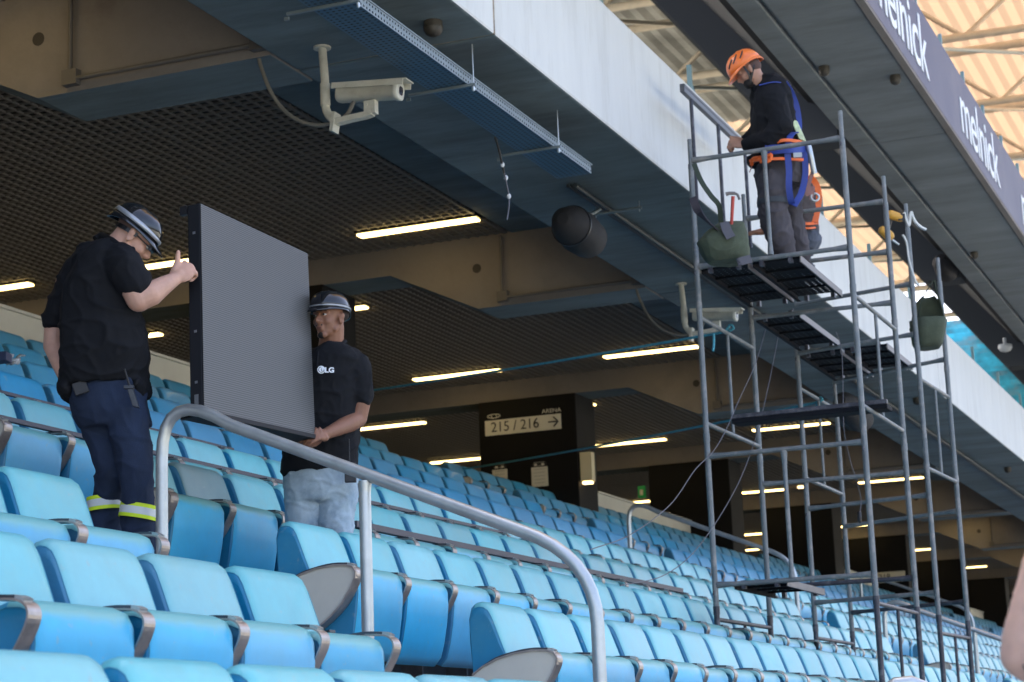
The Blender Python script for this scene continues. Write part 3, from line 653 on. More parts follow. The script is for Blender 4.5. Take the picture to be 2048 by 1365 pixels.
# ------------------------------------------------------------------ handrails
def rail(x, ys, lab, z_off=-.50, r=.0265, end=.9):
    t = empty('handrail', (x, ys[0], TZ(3)), lab, 'handrail', 'galvanised aisle handrails')
    Z = lambda y: .451*y+z_off
    ya, yb = ys[0], ys[-1]
    pts = [V((x, ya, Z(ya)-1.05)), V((x, ya, Z(ya)-.26))]
    for a in range(1, 8):
        q = a/8; A = V((x, ya, Z(ya)-.26)); B = V((x, ya, Z(ya)+.08)); C_ = V((x, ya-.34, Z(ya-.34)+.01)); pts.append(A*(1-q)**2+B*2*q*(1-q)+C_*q*q)
    pts += [V((x, ya-.34, Z(ya-.34)+.01)), V((x, yb+.30, Z(yb+.30)+.05))]
    for a in range(1, 9):
        q = a/8; A = V((x, yb+.30, Z(yb+.30)+.05)); B = V((x, yb, Z(yb)+.07)); C_ = V((x, yb, Z(yb)-.20)); pts.append(A*(1-q)**2+B*2*q*(1-q)+C_*q*q)
    pts += [V((x, yb, Z(yb)-1.1))]
    b = MB(); b.tube(pts, r, 20); b.build('rail_tube', mGalv, t)
    for y in ys[1:-1]:
        b = MB(); b.tube([(x, y, Z(y)-1.05), (x, y, Z(y)-.0)], r*.96, 18); b.tube([(x, y, Z(y)-.045), (x, y, Z(y)-.01)], [r*.97, r*1.12], 18); b.build('rail_post', mGalv, t)
rail(7.40, [4.63, 3.66, 2.67], 'large galvanised handrail in the aisle in front of the two men', -.50)
rail(22.3, [7.6, 6.6, 5.65], 'handrail behind the left scaffold leg, upper part of the second aisle')
rail(22.3, [4.68, 3.71, 2.7], 'handrail seen low behind the right scaffold legs')
rail(37.2, [8.2, 7.2, 6.2], 'far small handrail high at the right behind the scaffold')
rail(37.2, [4.7, 3.7, 2.7], 'far small handrail low at the right edge behind the scaffold')
p = AD(1812, 1380, 8.6)
t = empty('handrail', p, 'curved top of a grey tube at the bottom right edge below the scaffold', 'handrail')
b = MB(); b.tube([AD(1752, 1480, 8.6), AD(1754, 1420, 8.6), AD(1768, 1384, 8.6), AD(1792, 1367, 8.6), AD(1822, 1364, 8.6), AD(1848, 1374, 8.6), AD(1868, 1400, 8.6), AD(1876, 1480, 8.6)], .027, 14); b.build('rail_tube', mGalv, t)

# ------------------------------------------------------------------ scaffold towers
def scaffold(Pf, zr, zx, lab, tops):
    """Pf: 4 posts (front-left, front-right, back-left, back-right) as (x,y)"""
    t = empty('scaffold_tower', (Pf[0][0], Pf[0][1], .3), lab, 'scaffold', 'grey frame scaffold towers')
    base = [TZ(2), TZ(1), TZ(2), TZ(1)]
    for i, (x, y) in enumerate(Pf):
        b = MB(); zt0 = tops[i]
        b.tube([(x, y, base[i]+.03), (x, y, 1.0)], .0215, 12, 1); b.tube([(x, y, 1.0), (x, y, zt0-.22)], .0215, 12, 0); b.tube([(x, y, zt0-.24), (x, y, zt0)], .017, 12, 0)
        for zc_ in (1.02, 2.30, 3.30):
            if zc_ < zt0-.3: b.tube([(x, y, zc_-.03), (x, y, zc_+.03)], .0245, 12, 1 if zc_ < 1.5 else 0)
        b.box((x-.06, y-.06, base[i]+.002), (x+.06, y+.06, base[i]+.03), 1)
        b.build('post', [mScaf, mScafD], t)
    for side, zs in zr.items():
        a, c = (Pf[0], Pf[1]) if side == 0 else (Pf[2], Pf[3])
        for z in zs:
            for (px_, py_) in (a, c):
                b = MB(); b.tube([(px_-.028, py_, z-.045), (px_-.055, py_, z-.045), (px_-.060, py_, z-.075)], .006, 6); b.build('locking_pin', mScafD, t)
            A = V((*a, z)); B = V((*c, z)); d = (B-A).normalized()
            b = MB(); b.tube([A+d*.02, A+d*.05, A+d*.14, B-d*.14, B-d*.05, B-d*.02], [.026, .024, .0185, .0185, .024, .026], 10, 1 if z < 1.5 and side else 0); b.build('ledger', [mScaf, mScafD], t)
    for (a, c), zs in zx:
        for z in zs:
            A = V((*Pf[a], z)); B = V((*Pf[c], z)); b = MB(); b.tube([A, B], .0165, 10, 1 if z < 1.3 else 0); b.build('transom', [mScaf, mScafD], t)
        M_ = (V((*Pf[a], 0))+V((*Pf[c], 0)))/2
        for za, zb in ((zs[1], zs[0]), (zs[2]-.9, zs[2])):
            b = MB(); b.tube([M_+V((0, 0, za)), M_+V((0, 0, zb))], .013, 8, 1 if zb < 1.3 else 0); b.build('strut', [mScaf, mScafD], t)
    return t
A4 = [(14.3, 4.23), (14.3, 3.05), (15.67, 4.2), (15.72, 3.04)]
B4 = [(17.15, 4.2), (16.88, 3.09), (18.5, 4.19), (17.97, 3.04)]
tA = scaffold(A4, {0: [4.45, 3.61, 2.16, 1.205], 1: [4.31, 3.89, 3.47, 2.10, 1.275]}, [((0, 2), (3.22, 2.41, .955)), ((1, 3), (3.25, 2.43, 1.0))], 'front grey scaffold tower on which the worker in the orange helmet stands', [4.62, 4.66, 4.52, 4.52])
for z0, z1 in ((3.63, 4.44), (1.22, 2.15)):
    b = MB(); b.tube([(14.3, 3.65, z0), (14.3, 3.65, z0+.10), (14.3, 3.65, z1-.12), (14.3, 3.65, z1)], [.024, .017, .017, .026], 10); b.build('strut', mScaf, tA)
tB = scaffold(B4, {0: [3.87, 3.43, 2.05, 1.235], 1: [3.39, 2.02, 1.22]}, [((0, 2), (3.12, 2.32, .935)), ((1, 3), (3.04, 2.28, .90))], 'rear grey scaffold tower with the green bag hanging from it', [3.76, 4.58, 3.40, 4.33])
def plank(x0, x1, y0, y1, z, lab):
    t = empty('scaffold_plank', (x0, y0, z), lab, 'scaffold plank', 'dark perforated metal planks of the scaffold')
    b = MB(); nx = int((x1-x0)/.05); ny = max(1, int((y1-y0-.04)/.045))
    # deck with small holes
    px, py = (x1-x0)/nx, (y1-y0-.02)/ny
    for i in range(nx):
        for j in range(ny):
            perfq(b, (x0+i*px, y0+.01+j*py, z+.045), px, py, .2)
    b.box((x0, y0, z-.0), (x1, y0+.008, z+.05), 1); b.box((x0, y1-.008, z), (x1, y1, z+.05), 0)
    b.box((x0, y0+.009, z), (x1, y0+.022, z+.004), 0); b.box((x0, y1-.03, z), (x1, y1-.009, z+.004), 0)
    b.build('deck', [mPlank, mPlankE], t, fixn=False)
    b = MB()
    for x in np.arange(x0, x1-.03, max(.3, (x1-x0)/4)):
        b = MB(); b.box((x, y0+.009, z+.026), (x+.02, y1-.009, z+.043)); b.build('stiffener', mPlank, t)
    b = MB()
    for y in (y0+.06, y1-.09):
        for x in (x0-.03, x1-.02): b = MB(); b.box((x, y, z+.0), (x+.05, y+.03, z+.06)); b.build('hook', mScafD, t)
def perfq(b, p, px, py, r):
    x, y, z = p; a = (1-r)/2
    vs = [(x, y, z), (x+px, y, z), (x+px, y+py, z), (x, y+py, z), (x+px*a, y+py*a, z), (x+px*(1-a), y+py*a, z), (x+px*(1-a), y+py*(1-a), z), (x+px*a, y+py*(1-a), z)]
    b.add(vs, [(0,1,5,4), (1,2,6,5), (2,3,7,6), (3,0,4,7)], 0)
plank(14.32, 15.66, 3.83, 4.20, 3.555, 'top plank under the green tool bag, left of the two')
plank(14.32, 15.66, 3.43, 3.80, 3.555, 'top plank under the worker in the orange helmet')
plank(15.72, 17.10, 3.80, 4.17, 3.44, 'middle plank linking the two scaffold towers')
plank(17.18, 18.48, 3.81, 4.18, 3.39, 'rear tower plank, left of the two')
plank(17.18, 18.30, 3.40, 3.78, 3.39, 'rear tower plank, right of the two')
plank(14.32, 15.45, 3.69, 4.09, 1.165, 'lowest short plank just above the seats')
t = empty('scaffold_board', (14.75, 3.0, 2.42), 'dark board laid across the front scaffold tower at mid height', 'scaffold plank')
b = MB(); b.box((14.62, 2.93, 2.44), (14.80, 4.12, 2.475), 0); b.box((14.62, 2.93, 2.477), (14.66, 4.12, 2.51), 1); b.build('board', [mPlank, mScafD], t, bevel=.004)

# profile bar with rods held by the worker
t = empty('mounting_rail', AY(1362, 172, 4.5), 'long grey metal profile with rods held against the white beam by the worker', 'metal profile')
A = AY(1364, 176, 4.5); B = AY(1482, 287, 4.5); B.z = A.z; d = V((B.x-A.x, 0, 0))
b = MB(); b.obox((A+B)/2+V((0,0,0)), d/2, (0, .02, 0), (0, 0, .035)); b.obox((A+B)/2+V((0,-.021,0.02)), d/2, (0, .004, 0), (0, 0, .012)); b.build('profile', mat('profile_grey', (.11, .115, .13), .45, metal=.4), t, bevel=.003)
for u_, v0, v1 in ((1382, 200, 405), (1436, 250, 460), (1490, 310, 470)):
    a = AY(u_, v0, 4.47); b = MB(); b.tube([a, a-V((0, 0, .86))], .016, 10); b.build('rod', mScafD, t)

# ------------------------------------------------------------------ LED panel
P0 = AD(400, 408, 9.1); r1, r2, r3 = ray(614, 508), ray(407, 823), ray(629, 872)
# P0+a = s1*r1 ; P0+h = s2*r2 ; P0+a+h = s3*r3
Mx = np.array([[r1[i], r2[i], -r3[i]] for i in range(3)]); s_ = np.linalg.solve(Mx, np.array(P0))
pa = r1*s_[0]-P0; ph = r2*s_[1]-P0
print('LED panel size', pa.length, ph.length, 'right depth', s_[0])
nrm = pa.cross(ph).normalized()
if nrm.dot(cf) < 0: nrm = -nrm
mLed = mat('led_lines', (.2, .2, .2), .5); n = mLed.node_tree.nodes; L = mLed.node_tree.links; bsd = n['Principled BSDF']
for l in list(bsd.inputs['Base Color'].links): L.remove(l)
tc = n.new('ShaderNodeTexCoord'); sp = n.new('ShaderNodeSeparateXYZ'); L.new(tc.outputs['UV'], sp.inputs[0])
def mth(op, a, bb=None):
    q = n.new('ShaderNodeMath'); q.operation = op
    if hasattr(a, 'links'): L.new(a, q.inputs[0])
    else: q.inputs[0].default_value = a
    if bb is not None:
        if hasattr(bb, 'links'): L.new(bb, q.inputs[1])
        else: q.inputs[1].default_value = bb
    return q.outputs[0]
ly = mth('GREATER_THAN', mth('FRACT', mth('MULTIPLY', sp.outputs[1], 96)), .45)
lx = mth('GREATER_THAN', mth('FRACT', mth('MULTIPLY', sp.outputs[0], 120)), .22)
mx = n.new('ShaderNodeMix'); mx.data_type = 'RGBA'; mx.inputs[6].default_value = (.021, .022, .023, 1); mx.inputs[7].default_value = (.092, .096, .094, 1)
L.new(mth('MULTIPLY', ly, mth('ADD', mth('MULTIPLY', lx, .3), .7)), mx.inputs[0]); L.new(mx.outputs[2], bsd.inputs['Base Color'])
t = empty('led_panel', P0+ph, 'large square display panel of grey horizontal lines carried by the two men', 'display panel')
me = bpy.data.meshes.new('screen_face'); e = .004
q = [P0-nrm*e, P0+pa-nrm*e, P0+pa+ph-nrm*e, P0+ph-nrm*e]; q2 = [p+nrm*.003 for p in q]
me.from_pydata([tuple(v) for v in q+q2], [], [(0, 3, 2, 1), (4, 5, 6, 7), (0, 1, 5, 4), (1, 2, 6, 5), (2, 3, 7, 6), (3, 0, 4, 7)])
uv = me.uv_layers.new(); UV = {0: (0, 1), 1: (1, 1), 2: (1, 0), 3: (0, 0)}
for lp in me.loops: uv.data[lp.index].uv = UV[lp.vertex_index % 4]
me.materials.append(mLed); o = bpy.data.objects.new('screen_face', me); COL.objects.link(o); attach(o, t)
pu = pa.normalized(); hu = ph.normalized()
b = MB(); th = .062; c = P0+pa/2+ph/2+nrm*(th/2); b.obox(c, pa/2+pu*.003, ph/2+hu*.003, nrm*(th/2-.002), 0)
b.obox(P0+ph+pa/2+nrm*.05+hu*.006, pa/2, hu*.012, nrm*.06, 0); b.build('panel_frame', mat('panel_black', (.010, .011, .014), .6, spec=.2), t, bevel=.003)
b = MB()
for f_ in (.14, .33, .62, .86): b.obox(P0+ph*f_+nrm*.03-pu*.004, pu*.002, hu*.006, nrm*.006)
for f_ in (.985,): b.obox(P0+ph*.945+nrm*.03-pu*.004, pu*.003, hu*.028, nrm*.009)
b.build('side_screws', mat('screw_grey', (.25, .26, .27), .3, metal=.6), t)
b = MB(); b.obox(P0+ph*.02+nrm*.078, pu*.014, hu*.022, nrm*.015); b.build('corner_lock', mBlk, t)
b = MB(); b.obox(P0+ph*1.0+nrm*.085-hu*.01, pu*.03, hu*.01, nrm*.03); b.build('corner_lock', mBlk, t)

# ------------------------------------------------------------------ ropes and wires
def cable(name, pts, r, m, lab, cat, n=10):
    b = MB(); b.tube(smoothpath(pts, n), r, 7); return b.build(name, m, label=lab, cat=cat)
a = V((15.0, 4.2, 3.24)); c = AY(640, 796, 9.6)
def sag(a, c, s, n=14): return [a.lerp(c, i/n)-V((0, 0, s*4*(i/n)*(1-i/n))) for i in range(n+1)]
cable('blue_rope', sag(c, a, .02)+[a+V((0, -.03, .03)), a+V((.02, 0, .05)), a+V((0, .03, 0)), a+V((-.03, .02, -.02))], .011, mRope, 'upper blue rope running from the scaffold to behind the right-hand man', 'rope', 2)
cable('blue_rope_tail', [AY(1427, 668, 4.2), AY(1428, 685, 4.2), AY(1426, 703, 4.2)], .010, mRope, 'short blue rope end hanging beside the knot on the scaffold', 'rope', 4)
a = V((17.85, 4.2, 3.10)); c = AY(900, 943, 10.6)
cable('blue_rope', sag(c, a, .03)+[a+V((0, -.03, .03)), a+V((.02, 0, .04)), a+V((0, .02, -.03))], .012, mRope, 'lower blue rope passing in front of the 215 / 216 sign pillar', 'rope', 2)
W_ = lambda L_, y: [AY(u_, v_, y) for u_, v_ in L_]
cable('hanging_wire', W_([(1531, 660), (1510, 730), (1478, 800), (1452, 860), (1425, 905)], 4.0)+W_([(1390, 940), (1340, 1010), (1260, 1070), (1180, 1100)], 3.9), .0032, mWire, 'thin grey wire hanging from the planks, ending left over the seats', 'wire')
cable('hanging_wire', W_([(1556, 675), (1535, 780), (1510, 880), (1470, 980), (1400, 1090), (1330, 1150), (1240, 1172)], 4.0), .0032, mWire, 'thin grey wire hanging from the planks, the one nearer the middle strut', 'wire')
cable('hanging_wire', W_([(1672, 665), (1683, 700), (1686, 780), (1688, 860), (1700, 920), (1714, 965), (1722, 1000), (1720, 1025)], 3.6), .0032, mWire, 'thin grey wire hanging from the rear plank past the middle of the scaffold', 'wire')
b = MB(); c = AY(1719, 1035, 3.6); b.tube([c+V((0,0,.05)), c+V((0,0,.04)), c-V((0,0,.03)), c-V((0,0,.05))], [.006,.018,.018,.006], 8); b.build('wire_connector', mBlk, label='small dark connector at the end of the hanging wire', cat='connector')

# ------------------------------------------------------------------ fused organic shapes
def cap(b, p1, r1, p2, r2, n=14):
    p1, p2 = V(p1), V(p2); d = (p2-p1).normalized() if (p2-p1).length > 1e-6 else V((0, 0, 1)); pts = []; rs = []
    for a in (80, 60, 40, 20): pts.append(p1-d*r1*math.sin(R_(a))); rs.append(r1*math.cos(R_(a)))
    pts += [p1, p2]; rs += [r1, r2]
    for a in (20, 40, 60, 80): pts.append(p2+d*r2*math.sin(R_(a))); rs.append(r2*math.cos(R_(a)))
    b.tube(pts, rs, n)
def chain(b, pr, n=14):
    for (p1, r1), (p2, r2) in zip(pr[:-1], pr[1:]): cap(b, p1, r1, p2, r2, n)
def ell(b, c, X, Y, Z, n=18, m=12):
    c, X, Y, Z = V(c), V(X), V(Y), V(Z); vs = []; fs = []
    for i in range(1, m):
        a = math.pi*i/m
        vs += [c+Z*math.cos(a)+(X*math.cos(2*math.pi*j/n)+Y*math.sin(2*math.pi*j/n))*math.sin(a) for j in range(n)]
    vs += [c+Z, c-Z]; T = (m-1)*n
    fs = [(i*n+j, (i+1)*n+j, (i+1)*n+(j+1) % n, i*n+(j+1) % n) for i in range(m-2) for j in range(n)]
    fs += [(T, j, (j+1) % n) for j in range(n)]+[(T+1, (m-2)*n+(j+1) % n, (m-2)*n+j) for j in range(n)]
    b.add(vs, fs, 0, True)
def loft(b, rings, n=28, ex=2.3, closed=True, mi=0):
    vs = []
    for c, a, d in rings:
        c, a, d = V(c), V(a), V(d)
        for j in range(n):
            t_ = 2*math.pi*j/n; ca, sa = math.cos(t_), math.sin(t_); rr = (abs(ca)**ex+abs(sa)**ex)**(-1/ex); vs.append(c+a*ca*rr+d*sa*rr)
    k = len(rings)
    b.add(vs, [(i*n+j, i*n+(j+1) % n, (i+1)*n+(j+1) % n, (i+1)*n+j) for i in range(k-1) for j in range(n)], mi, True)
    if closed: b.add(vs, [tuple(range(n-1, -1, -1)), tuple((k-1)*n+j for j in range(n))], mi)
def fuse(b, name, m, parent, voxel=.007, smooth=4, wr=0., wscale=(9, 9, 9), fine=0.):
    o = b.build(name, m)
    md = o.modifiers.new('r', 'REMESH'); md.mode = 'VOXEL'; md.voxel_size = voxel; md.use_smooth_shade = True
    if smooth: s2 = o.modifiers.new('s', 'SMOOTH'); s2.factor = .5; s2.iterations = smooth
    dg = bpy.context.evaluated_depsgraph_get(); me = bpy.data.meshes.new_from_object(o.evaluated_get(dg))
    bpy.data.objects.remove(o)
    if wr or fine:
        nv = len(me.vertices); nr = [v.normal.copy() for v in me.vertices]
        for v, N in zip(me.vertices, nr):
            p = V((v.co.x*wscale[0], v.co.y*wscale[1], v.co.z*wscale[2]))
            q = mnoise.noise(p+V((3, 1, 7))*1.3); f2 = 1-abs(mnoise.noise(p*1.9+V((9, 2, 4))))*2
            f3 = 1-abs(mnoise.noise(V((p.x*.7+p.z*1.2, p.y*.7-p.z*.5, p.z*1.4-p.x*.8))))*2.4
            v.co += N*(wr*(q*.9+max(f2, 0)**3*.6-.2+max(f3, 0)**4*.9)+fine*mnoise.noise(p*6))
    me.name = name
    for p in me.polygons: p.use_smooth = True
    o = bpy.data.objects.new(name, me); COL.objects.link(o)
    if parent: attach(o, parent)
    return o
def hand(b, w_, d, pn, curl, tdir, s=1., tcurl=.3, side=1):
    """wrist, direction to knuckles, palm normal, finger curl (3 angles), thumb direction"""
    w_, d, pn = V(w_), V(d).normalized(), V(pn); pn = (pn-d*pn.dot(d)).normalized(); sd_ = d.cross(pn)*side; td = V(tdir).normalized()
    ell(b, w_+d*.050*s, d*.056*s, sd_*.042*s, pn*.017*s); ell(b, w_+d*.030*s+sd_*.022*s+pn*.006*s, d*.032*s, sd_*.020*s, pn*.016*s)
    cap(b, w_-d*.02*s, .026*s, w_+d*.03*s, .024*s)
    for i, L_ in enumerate((.044, .049, .046, .036)):
        p = w_+d*(.092-.004*abs(i-1.2))*s+sd_*(.030-.0205*i)*s; a = 0; dd = d
        for k, (f_, r0) in enumerate(((1., .0100), (.62, .0092), (.5, .0084))):
            a += curl[k]; dd = d*math.cos(a)+pn*math.sin(a); q = p+dd*L_*f_*s; cap(b, p, r0*s, q, (r0-.0008)*s, 10); p = q
    p = w_+d*.030*s+sd_*.030*s
    q = p+(td*.75+d*.45).normalized()*.034*s; cap(b, p, .0150*s, q, .0125*s, 10); r = q+(td+pn*tcurl).normalized()*.026*s; cap(b, q, .0122*s, r, .0108*s, 10)
    q2 = r+(td+pn*tcurl*1.3).normalized()*.014*s; cap(b, r, .0108*s, q2, .0092*s, 10)
def head(b, c, F, U, s=1.):
    """skull, face, nose, lips, ears; c = centre between the ears"""
    c, F = V(c), V(F).normalized(); U = V(U); U = (U-F*U.dot(F)).normalized(); Lf = U.cross(F)
    P = lambda f, l, u: c+(F*f+Lf*l+U*u)*s
    E = lambda p, a, l, u: ell(b, P(*p), F*a*s, Lf*l*s, U*u*s)
    E((-.012, 0, .035), .096, .074, .086); E((.030, 0, -.015), .060, .060, .082); E((.028, 0, -.068), .052, .046, .036); E((-.015, 0, -.03), .07, .062, .06)
    cap(b, P(.064, .012, -.094), .018*s, P(.064, -.012, -.094), .018*s)
    for l in (-1, 1):
        E((.055, .034*l, -.022), .030, .023, .026); cap(b, P(.080, .012*l, .030), .011*s, P(.070, .045*l, .028), .010*s)
        ell(b, P(-.006, .076*l, -.006), (F*.019+U*.002)*s, (Lf*.006*l+F*-.005)*s, (U*.032-F*.006)*s); ell(b, P(-.010, .083*l, .008), F*.015*s, Lf*.007*s, U*.018*s); ell(b, P(-.004, .080*l, -.028), F*.008*s, Lf*.006*s, U*.012*s)
        E((.093, .012*l, -.026), .011, .010, .009)
        cap(b, P(.02, .052*l, -.065), .014*s, P(-.012, .056*l, -.035), .014*s)
    cap(b, P(.084, 0, .016), .009*s, P(.106, 0, -.018), .0115*s); cap(b, P(.106, 0, -.020), .0115*s, P(.098, 0, -.028), .011*s)
    cap(b, P(.083, .016, -.053), .0075*s, P(.083, -.016, -.053), .0075*s); cap(b, P(.088, .008, -.051), .0065*s, P(.088, -.008, -.051), .0065*s); cap(b, P(.082, .013, -.066), .0085*s, P(.082, -.013, -.066), .0085*s)
    return P, Lf, U, F
def skinmat(name, c, lip=(.25, .09, .07)):
    m = mat(name, c, .5, var=.12, scale=14, bump=.05, bscale=180, dirt=(c[0]*.9, c[1]*.75, c[2]*.7), dscale=8, damt=.4, spec=.4)
    m.node_tree.nodes['Principled BSDF'].inputs['Subsurface Weight'].default_value = .08
    m.node_tree.nodes['Principled BSDF'].inputs['Subsurface Radius'].default_value = (.02, .008, .004)
    return m
def helmet(parent, c, F, U, m, stripe=None, peak=.06, s=1., name='helmet', vents=False, hs=1., band=(.012, .034)):
    c, F = V(c), V(F).normalized(); U = V(U); U = (U-F*U.dot(F)).normalized(); Lf = U.cross(F); b = MB(); n = 40; vs = []
    A_, B_, H_ = .132*s, .108*s, .120*s*hs
    lev = [0, 12, 25, 38, 50, 62, 74, 84]
    for k, el in enumerate(lev):
        for j in range(n):
            t_ = 2*math.pi*j/n; ce = math.cos(R_(el))**.8; p = c+F*A_*ce*math.cos(t_)+Lf*B_*ce*math.sin(t_)+U*H_*math.sin(R_(el))**.92
            p += U*(.004*s if abs(((j % 8)-4)) < 1 and 20 < el < 80 else 0); vs.append(p)
    vs.append(c+U*H_); T = len(vs)-1; K = len(lev)
    b.add(vs, [(i*n+j, i*n+(j+1) % n, (i+1)*n+(j+1) % n, (i+1)*n+j) for i in range(K-1) for j in range(n)]+[((K-1)*n+j, (K-1)*n+(j+1) % n, T) for j in range(n)], 0, True)
    rim = []
    for k in range(5):
        for j in range(n):
            t_ = 2*math.pi*j/n; fr = max(0, math.cos(t_))**1.8; bk = max(0, -math.cos(t_))**3
            ext = (.003+peak*fr*s+.006*bk)*[0, .35, .75, 1, .97][k]; dz = -(.002+.020*fr+.024*bk+.006)*[0, .3, .75, 1.0, 1.25][k]*s
            p = c+F*(A_+ext)*math.cos(t_)+Lf*(B_+ext*.35)*math.sin(t_)+U*dz; rim.append(p)
    b.add(rim, [(i*n+j, (i+1)*n+j, (i+1)*n+(j+1) % n, i*n+(j+1) % n) for i in range(4) for j in range(n)], 0, True)
    sh = b.build('helmet_shell', m, parent)
    md = sh.modifiers.new('t', 'SOLIDIFY'); md.thickness = .004; md.offset = -1
    if stripe:
        b = MB(); vs = []
        for k, dz in enumerate(band):
            for j in range(n+1):
                t_ = -math.pi*.95+2*math.pi*.95*j/n; fr = max(0, math.cos(t_))**2
                zz = (dz*(1-.35*fr)+.0)*s; el = math.asin(min(.99, (zz/H_)**(1/.92))); ce = math.cos(el)**.8
                vs.append(c+F*(A_*ce+.004)*math.cos(t_)+Lf*(B_*ce+.004)*math.sin(t_)+U*(zz-.0*fr))
        b.add(vs, [(j, j+1, n+2+j, n+1+j) for j in range(n)], 0, True); st_ = b.build('helmet_stripe', stripe, parent)
        md = st_.modifiers.new('t', 'SOLIDIFY'); md.thickness = .003
    if vents:
        b = MB()
        for sgn in (-1, 1):
            for t0, z0, z1 in ((.55, .045, .085), (1.0, .05, .09), (1.5, .05, .085)):
                pts = []
                for q in range(6):
                    zz = z0+(z1-z0)*q/5; t_ = (t0+.16*q/5*3)*sgn; el = math.asin(min(.99, (zz*s/H_)**(1/.92))); ce = math.cos(el)**.8
                    pts.append(c+F*(A_*ce+.001)*math.cos(t_)+Lf*(B_*ce+.001)*math.sin(t_)+U*zz*s)
                b.tube(pts, .006, 6)
        b.build('helmet_vents', mBlk, parent)
    return sh

mBlackH = mat('helmet_black', (.007, .007, .009), .14, coat=.5); mSilver = mat('helmet_silver', (.38, .40, .43), .3, metal=.5)
mShirt = mat('black_polo', (.010, .011, .014), .85, bump=.25, bscale=260, var=.15, scale=5, spec=.2); mNavy = mat('navy_trousers', (.020, .032, .065), .85, bump=.3, bscale=220, var=.25, scale=7, spec=.25)
mJean = mat('faded_jeans', (.40, .50, .58), .85, var=.22, scale=7, bump=.35, bscale=260, dirt=(.17, .27, .38), dscale=5, damt=.8, spec=.2)
mHivis = mat('hi_vis_yellow', (.62, .80, .02), .6); mRefl = mat('reflective_silver', (.62, .66, .66), .4)
mSkinA = skinmat('skin_light_tan', (.56, .33, .25)); mSkinB = skinmat('skin_brown', (.25, .118, .072)); mSkinC = skinmat('skin_tan', (.40, .22, .15)); mSkinD = skinmat('skin_bystander', (.64, .43, .35))
mHair = mat('dark_hair', (.012, .009, .008), .8); mWhiteE = mat('eye_white', (.6, .58, .55), .3); mBoot = mat('black_boot', (.012, .012, .012), .5)
def shoe(b, ankle, fwd, s=1.):
    a = V(ankle); f = V((fwd.x, fwd.y, 0)).normalized(); l = V((-f.y, f.x, 0)); g = a.z-.10
    loft(b, [(V((a.x, a.y, 0))+f*t_*s+V((0, 0, g+h/2)), l*w__*s, V((0, 0, h/2))) for t_, w__, h in ((-.09, .02, .06), (-.08, .036, .09), (-.02, .042, .12), (.05, .045, .09), (.12, .05, .07), (.17, .042, .05), (.185, .02, .035))], ex=2.8)
    cap(b, a, .05*s, V((a.x, a.y, g+.06)), .05*s)

# camera-aligned but horizontal axes used for measuring the bodies
hR = V((math.sin(YAW), -math.cos(YAW), 0)); hF = V((math.cos(YAW), math.sin(YAW), 0)); hU = V((0, 0, 1))
def ringpx(v_, uL, uR, dep, depth_half, yaw=0.):
    c = AD((uL+uR)/2, v_, dep); hw = (uR-uL)/2/FPX*dep; a = hR*math.cos(yaw)+hF*math.sin(yaw); f = -hR*math.sin(yaw)+hF*math.cos(yaw)
    # footprint wide enough that its silhouette is hw
    return (c, a*hw, f*depth_half)

# ------------------------------------------------------------------ person 1 : left man holding the panel
D1 = 8.85; f1 = AD(245, 1100, D1); f1.z = TZ(3)
t1 = empty('person', f1, 'man in black polo and navy trousers with reflective bands, thumb against the panel', 'person')
p1 = lambda u_, v_, dd=0.: AD(u_, v_, D1+dd)
body = MB()
Hc = p1(268, 475, .02); Fh = (hR*.68-hU*.70+hF*.18); Uh = (hR*.70+hU*.70)
head(body, Hc, Fh, Uh, .98)
cap(body, Hc-Uh*.03-Fh.normalized()*.02, .060, p1(212, 520), .068); cap(body, p1(212, 515), .068, p1(205, 560), .075)
loft(body, [ringpx(540, 160, 262, D1, .08), ringpx(650, 150, 270, D1, .09), ringpx(760, 150, 275, D1, .09)])
eR = p1(277, 600, -.12); wR = p1(349, 559, -.02)
chain(body, [(p1(246, 532, -.08), .055), (p1(263, 566, -.12), .060), (eR, .054)]); chain(body, [(eR, .052), (p1(302, 588, -.10), .055), (p1(328, 571, -.06), .042), (wR, .031)])
hand(body, wR, p1(372, 541, .02)-wR, hF*1.0, (1.25, 1.45, 1.1), hU*1.0+hR*.1-hF*.1, 1.12, tcurl=-.1, side=1)
chain(body, [(p1(140, 560, .12), .06), (p1(112, 645, .12), .050), (p1(106, 692, .10), .044), (p1(128, 748, .0), .034), (p1(150, 775, -.03), .028)])
o1 = fuse(body, 'body', mSkinA, t1, .0055, 3)
b = MB(); W = .0
loft(b, [ringpx(484, 196, 228, D1, .07), ringpx(498, 172, 252, D1, .095), ringpx(515, 156, 270, D1, .12), ringpx(540, 146, 276, D1, .13), ringpx(575, 128, 276, D1, .135), ringpx(620, 124, 280, D1, .14), ringpx(680, 124, 296, D1, .155), ringpx(720, 124, 299, D1, .16), ringpx(752, 122, 294, D1, .155), ringpx(772, 122, 292, D1, .15)])
ell(b, p1(140, 780), hR*.045, hF*.12, hU*.06); ell(b, p1(282, 775), hR*.030, hF*.12, hU*.055)
cap(b, p1(240, 526, -.06), .088, p1(252, 540, -.11), .086); cap(b, p1(252, 540, -.11), .086, p1(265, 563, -.12), .078); cap(b, p1(158, 545, .08), .082, p1(113, 640, .12), .064); cap(b, p1(180, 520), .08, p1(240, 520), .085)
fuse(b, 'polo_shirt', mShirt, t1, .008, 5, .011, (6, 6, 5), .0015)
b = MB(); c = p1(215, 492); b.tube([p1(190, 478, .05), p1(204, 470, .08), p1(226, 482, -.06), p1(246, 498, -.08)], .014, 8); b.build('collar', mShirt, t1)
b = MB()
loft(b, [ringpx(758, 138, 288, D1, .125), ringpx(790, 134, 292, D1, .13), ringpx(830, 148, 297, D1, .13), ringpx(855, 165, 301, D1, .12)])
